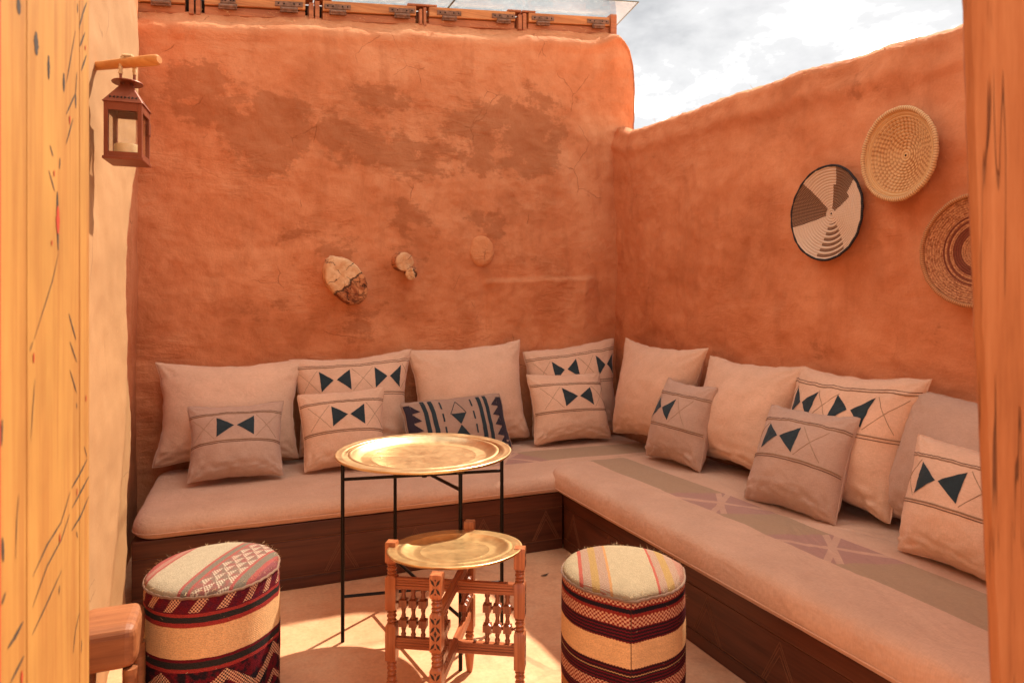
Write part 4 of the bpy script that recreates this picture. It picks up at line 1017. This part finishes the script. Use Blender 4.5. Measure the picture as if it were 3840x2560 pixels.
# ------------------------------------------------------------------ open painted door, left foreground
XD = -.33
INK = [(0.0208, [(1.236, 1.845), (1.236, 1.82)]), (0.0224, [(1.328, 1.829), (1.328, 1.79)]), (0.0144, [(1.403, 1.817), (1.403, 1.773)]), (0.0144, [(1.509, 1.821), (1.509, 1.784)]), (0.0112, [(1.605, 1.81), (1.605, 1.781)]), (0.0072, [(1.621, 2.006), (1.621, 1.987)]), (0.0064, [(1.708, 2.049), (1.67, 2.008), (1.634, 1.96)]), (0.0064, [(1.691, 1.974), (1.64, 1.923)]), (0.0064, [(1.704, 1.928), (1.654, 1.876)]), (0.0048, [(1.602, 1.942), (1.565, 1.874), (1.53, 1.81)]), (0.0048, [(1.602, 1.81), (1.527, 1.746)]), (0.0048, [(1.583, 1.753), (1.527, 1.687)]), (0.0048, [(1.615, 1.86), (1.603, 1.806)]), (0.0048, [(1.411, 1.657), (1.433, 1.64)]), (0.0064, [(1.481, 1.649), (1.477, 1.627)]), (0.0048, [(1.403, 1.61), (1.443, 1.578)]), (0.0144, [(1.461, 1.581), (1.463, 1.532), (1.467, 1.47)]), (0.0032, [(1.47, 1.466), (1.428, 1.41), (1.315, 1.306)]), (0.0064, [(1.547, 1.35), (1.607, 1.295)]), (0.0048, [(1.556, 1.293), (1.615, 1.247)]), (0.0048, [(1.556, 1.236), (1.615, 1.181)]), (0.0064, [(1.712, 1.023), (1.64, 1.005), (1.57, 0.993)]), (0.0064, [(1.728, 0.98), (1.65, 0.965), (1.574, 0.951)]), (0.0064, [(1.728, 0.935), (1.65, 0.913), (1.57, 0.906)]), (0.0048, [(1.56, 0.988), (1.489, 0.947), (1.393, 0.935), (1.307, 0.91)]), (0.0048, [(1.556, 0.945), (1.489, 0.913), (1.393, 0.897), (1.307, 0.859)]), (0.0048, [(1.492, 0.853), (1.393, 0.831), (1.306, 0.814)]), (0.008, [(1.258, 0.857), (1.221, 0.851), (1.184, 0.849)]), (0.0064, [(1.263, 0.8), (1.196, 0.791)]), (0.0032, [(1.321, 1.24), (1.309, 1.194), (1.297, 1.138)]), (0.0032, [(1.236, 1.067), (1.226, 1.029), (1.221, 0.97)]), (0.0064, [(1.477, 0.83), (1.473, 0.814)]), (0.0048, [(1.611, 0.892), (1.621, 0.875)]), (0.0048, [(1.66, 0.64), (1.654, 0.615)]), (0.0048, [(1.611, 1.163), (1.615, 1.149)]), (0.0032, [(1.68, 1.058), (1.712, 1.027)]), (0.0048, [(1.64, 0.71), (1.602, 0.686), (1.583, 0.649)]), (0.0032, [(1.309, 1.303), (1.292, 1.288)]), (0.0096, [(1.162, 1.022), (1.166, 0.985)]), (0.008, [(1.161, 1.195), (1.157, 1.157)]), (0.0064, [(1.176, 0.937), (1.158, 0.925)])]
REDS = [(0.0246, [(1.463, 1.554), (1.463, 1.501)]), (0.009, [(1.553, 1.751), (1.553, 1.733)]), (0.0067, [(1.691, 1.946), (1.691, 1.934)]), (0.0056, [(1.422, 1.486), (1.422, 1.474)]), (0.0067, [(1.438, 1.617), (1.438, 1.605)]), (0.0067, [(1.312, 1.285), (1.312, 1.267)]), (0.0067, [(1.615, 0.983), (1.615, 0.965)]), (0.0078, [(1.477, 0.93), (1.477, 0.913)]), (0.0067, [(1.697, 1.169), (1.697, 1.154)]), (0.009, [(1.249, 0.783), (1.249, 0.762)])]
e = empty('plank_door', (XD - .02, 1.25, 0), 'open yellow-orange plank door with black and red brush marks at the left edge', 'door')
for (y0, y1, dz_) in ((.70, 1.018, 0), (1.022, 1.277, 0), (1.282, 1.640, 0), (1.645, 1.735, 0)):
    MB().box((-.022, y0-1.25, .01), (.02 + dz_, y1-1.25, 2.55)).build('plank', M['door_wood'], e, bevel=.003)
MB().box((-.0245, -.5, .0), (-.0225, .48, 2.54)).build('backing', M['gap'], e)
MB().box((-.03, 1.140-1.25, 1.02 - 1.0), (.0225, 1.1475-1.25, 2.5)).build('red_strip', M['red'], e)
def strokes(data, mat, name, x):
    for (w_, pts) in data:
        P = [Vector((x, a - 1.25, b)) for a, b in pts]; n = 12; Q = []
        for k in range(n+1):
            t = k / n * (len(P)-1); i = min(int(t), len(P)-2); Q.append(P[i].lerp(P[i+1], t - i))
        V = []; F = []
        for k, q in enumerate(Q):
            dv = (Q[min(k+1, n)] - Q[max(k-1, 0)]).normalized(); s_ = Vector((0, -dv.z, dv.y))
            ww = w_ * .5 * (max(.0, math.sin(math.pi * (k + .5) / (n + 1))) ** .6) * (1 + .35 * fb(k * .7, w_ * 999, q.z * 9, 1))
            V += [q + s_ * ww, q - s_ * ww]
        for k in range(n): F.append((2*k, 2*k+1, 2*k+3, 2*k+2))
        mesh_obj(name, V, F, mat, e, smooth_=False)
strokes(INK, M['ink'], 'brush_mark', .0206); strokes(REDS, M['red'], 'red_mark', .0212)

# ------------------------------------------------------------------ wooden post and front wall, right foreground
V = []; F = []; n = 60
for j in range(n+1):
    z = 2.75 * j / n; lean = (1.35 - z) * .034 + .0025 * fb(z, 0, 61, 1.6) + .0015 * fb(z, 0, 63, 14)
    ring = [(.010, 0), (.0, .010), (.0, .10), (.012, .11), (.34, .11), (.34, 0)]
    for (a, b) in ring: V.append((.0 + lean * (1 if a < .1 else 0) + a, b, z))
for j in range(n):
    for i in range(6): k = (i+1) % 6; F.append((j*6+i, j*6+k, (j+1)*6+k, (j+1)*6+i)[::-1])
F.append(tuple(n*6+i for i in range(6))[::-1])
po = mesh_obj('door_post', V, F, M['post_wood'], None, (.985, .616, 0), smooth_=False); po.rotation_euler.z = -R(57)
tag(po, 'rough orange-brown wooden door post filling the right edge', 'door post')
V = []; F = []; 
tag(MB().box((1.30, .30, 0), (2.95, .62, 2.45)).build('front_wall', M['mud_front'], bevel=.04), 'mud-plastered entrance wall beside the right door post', 'wall')
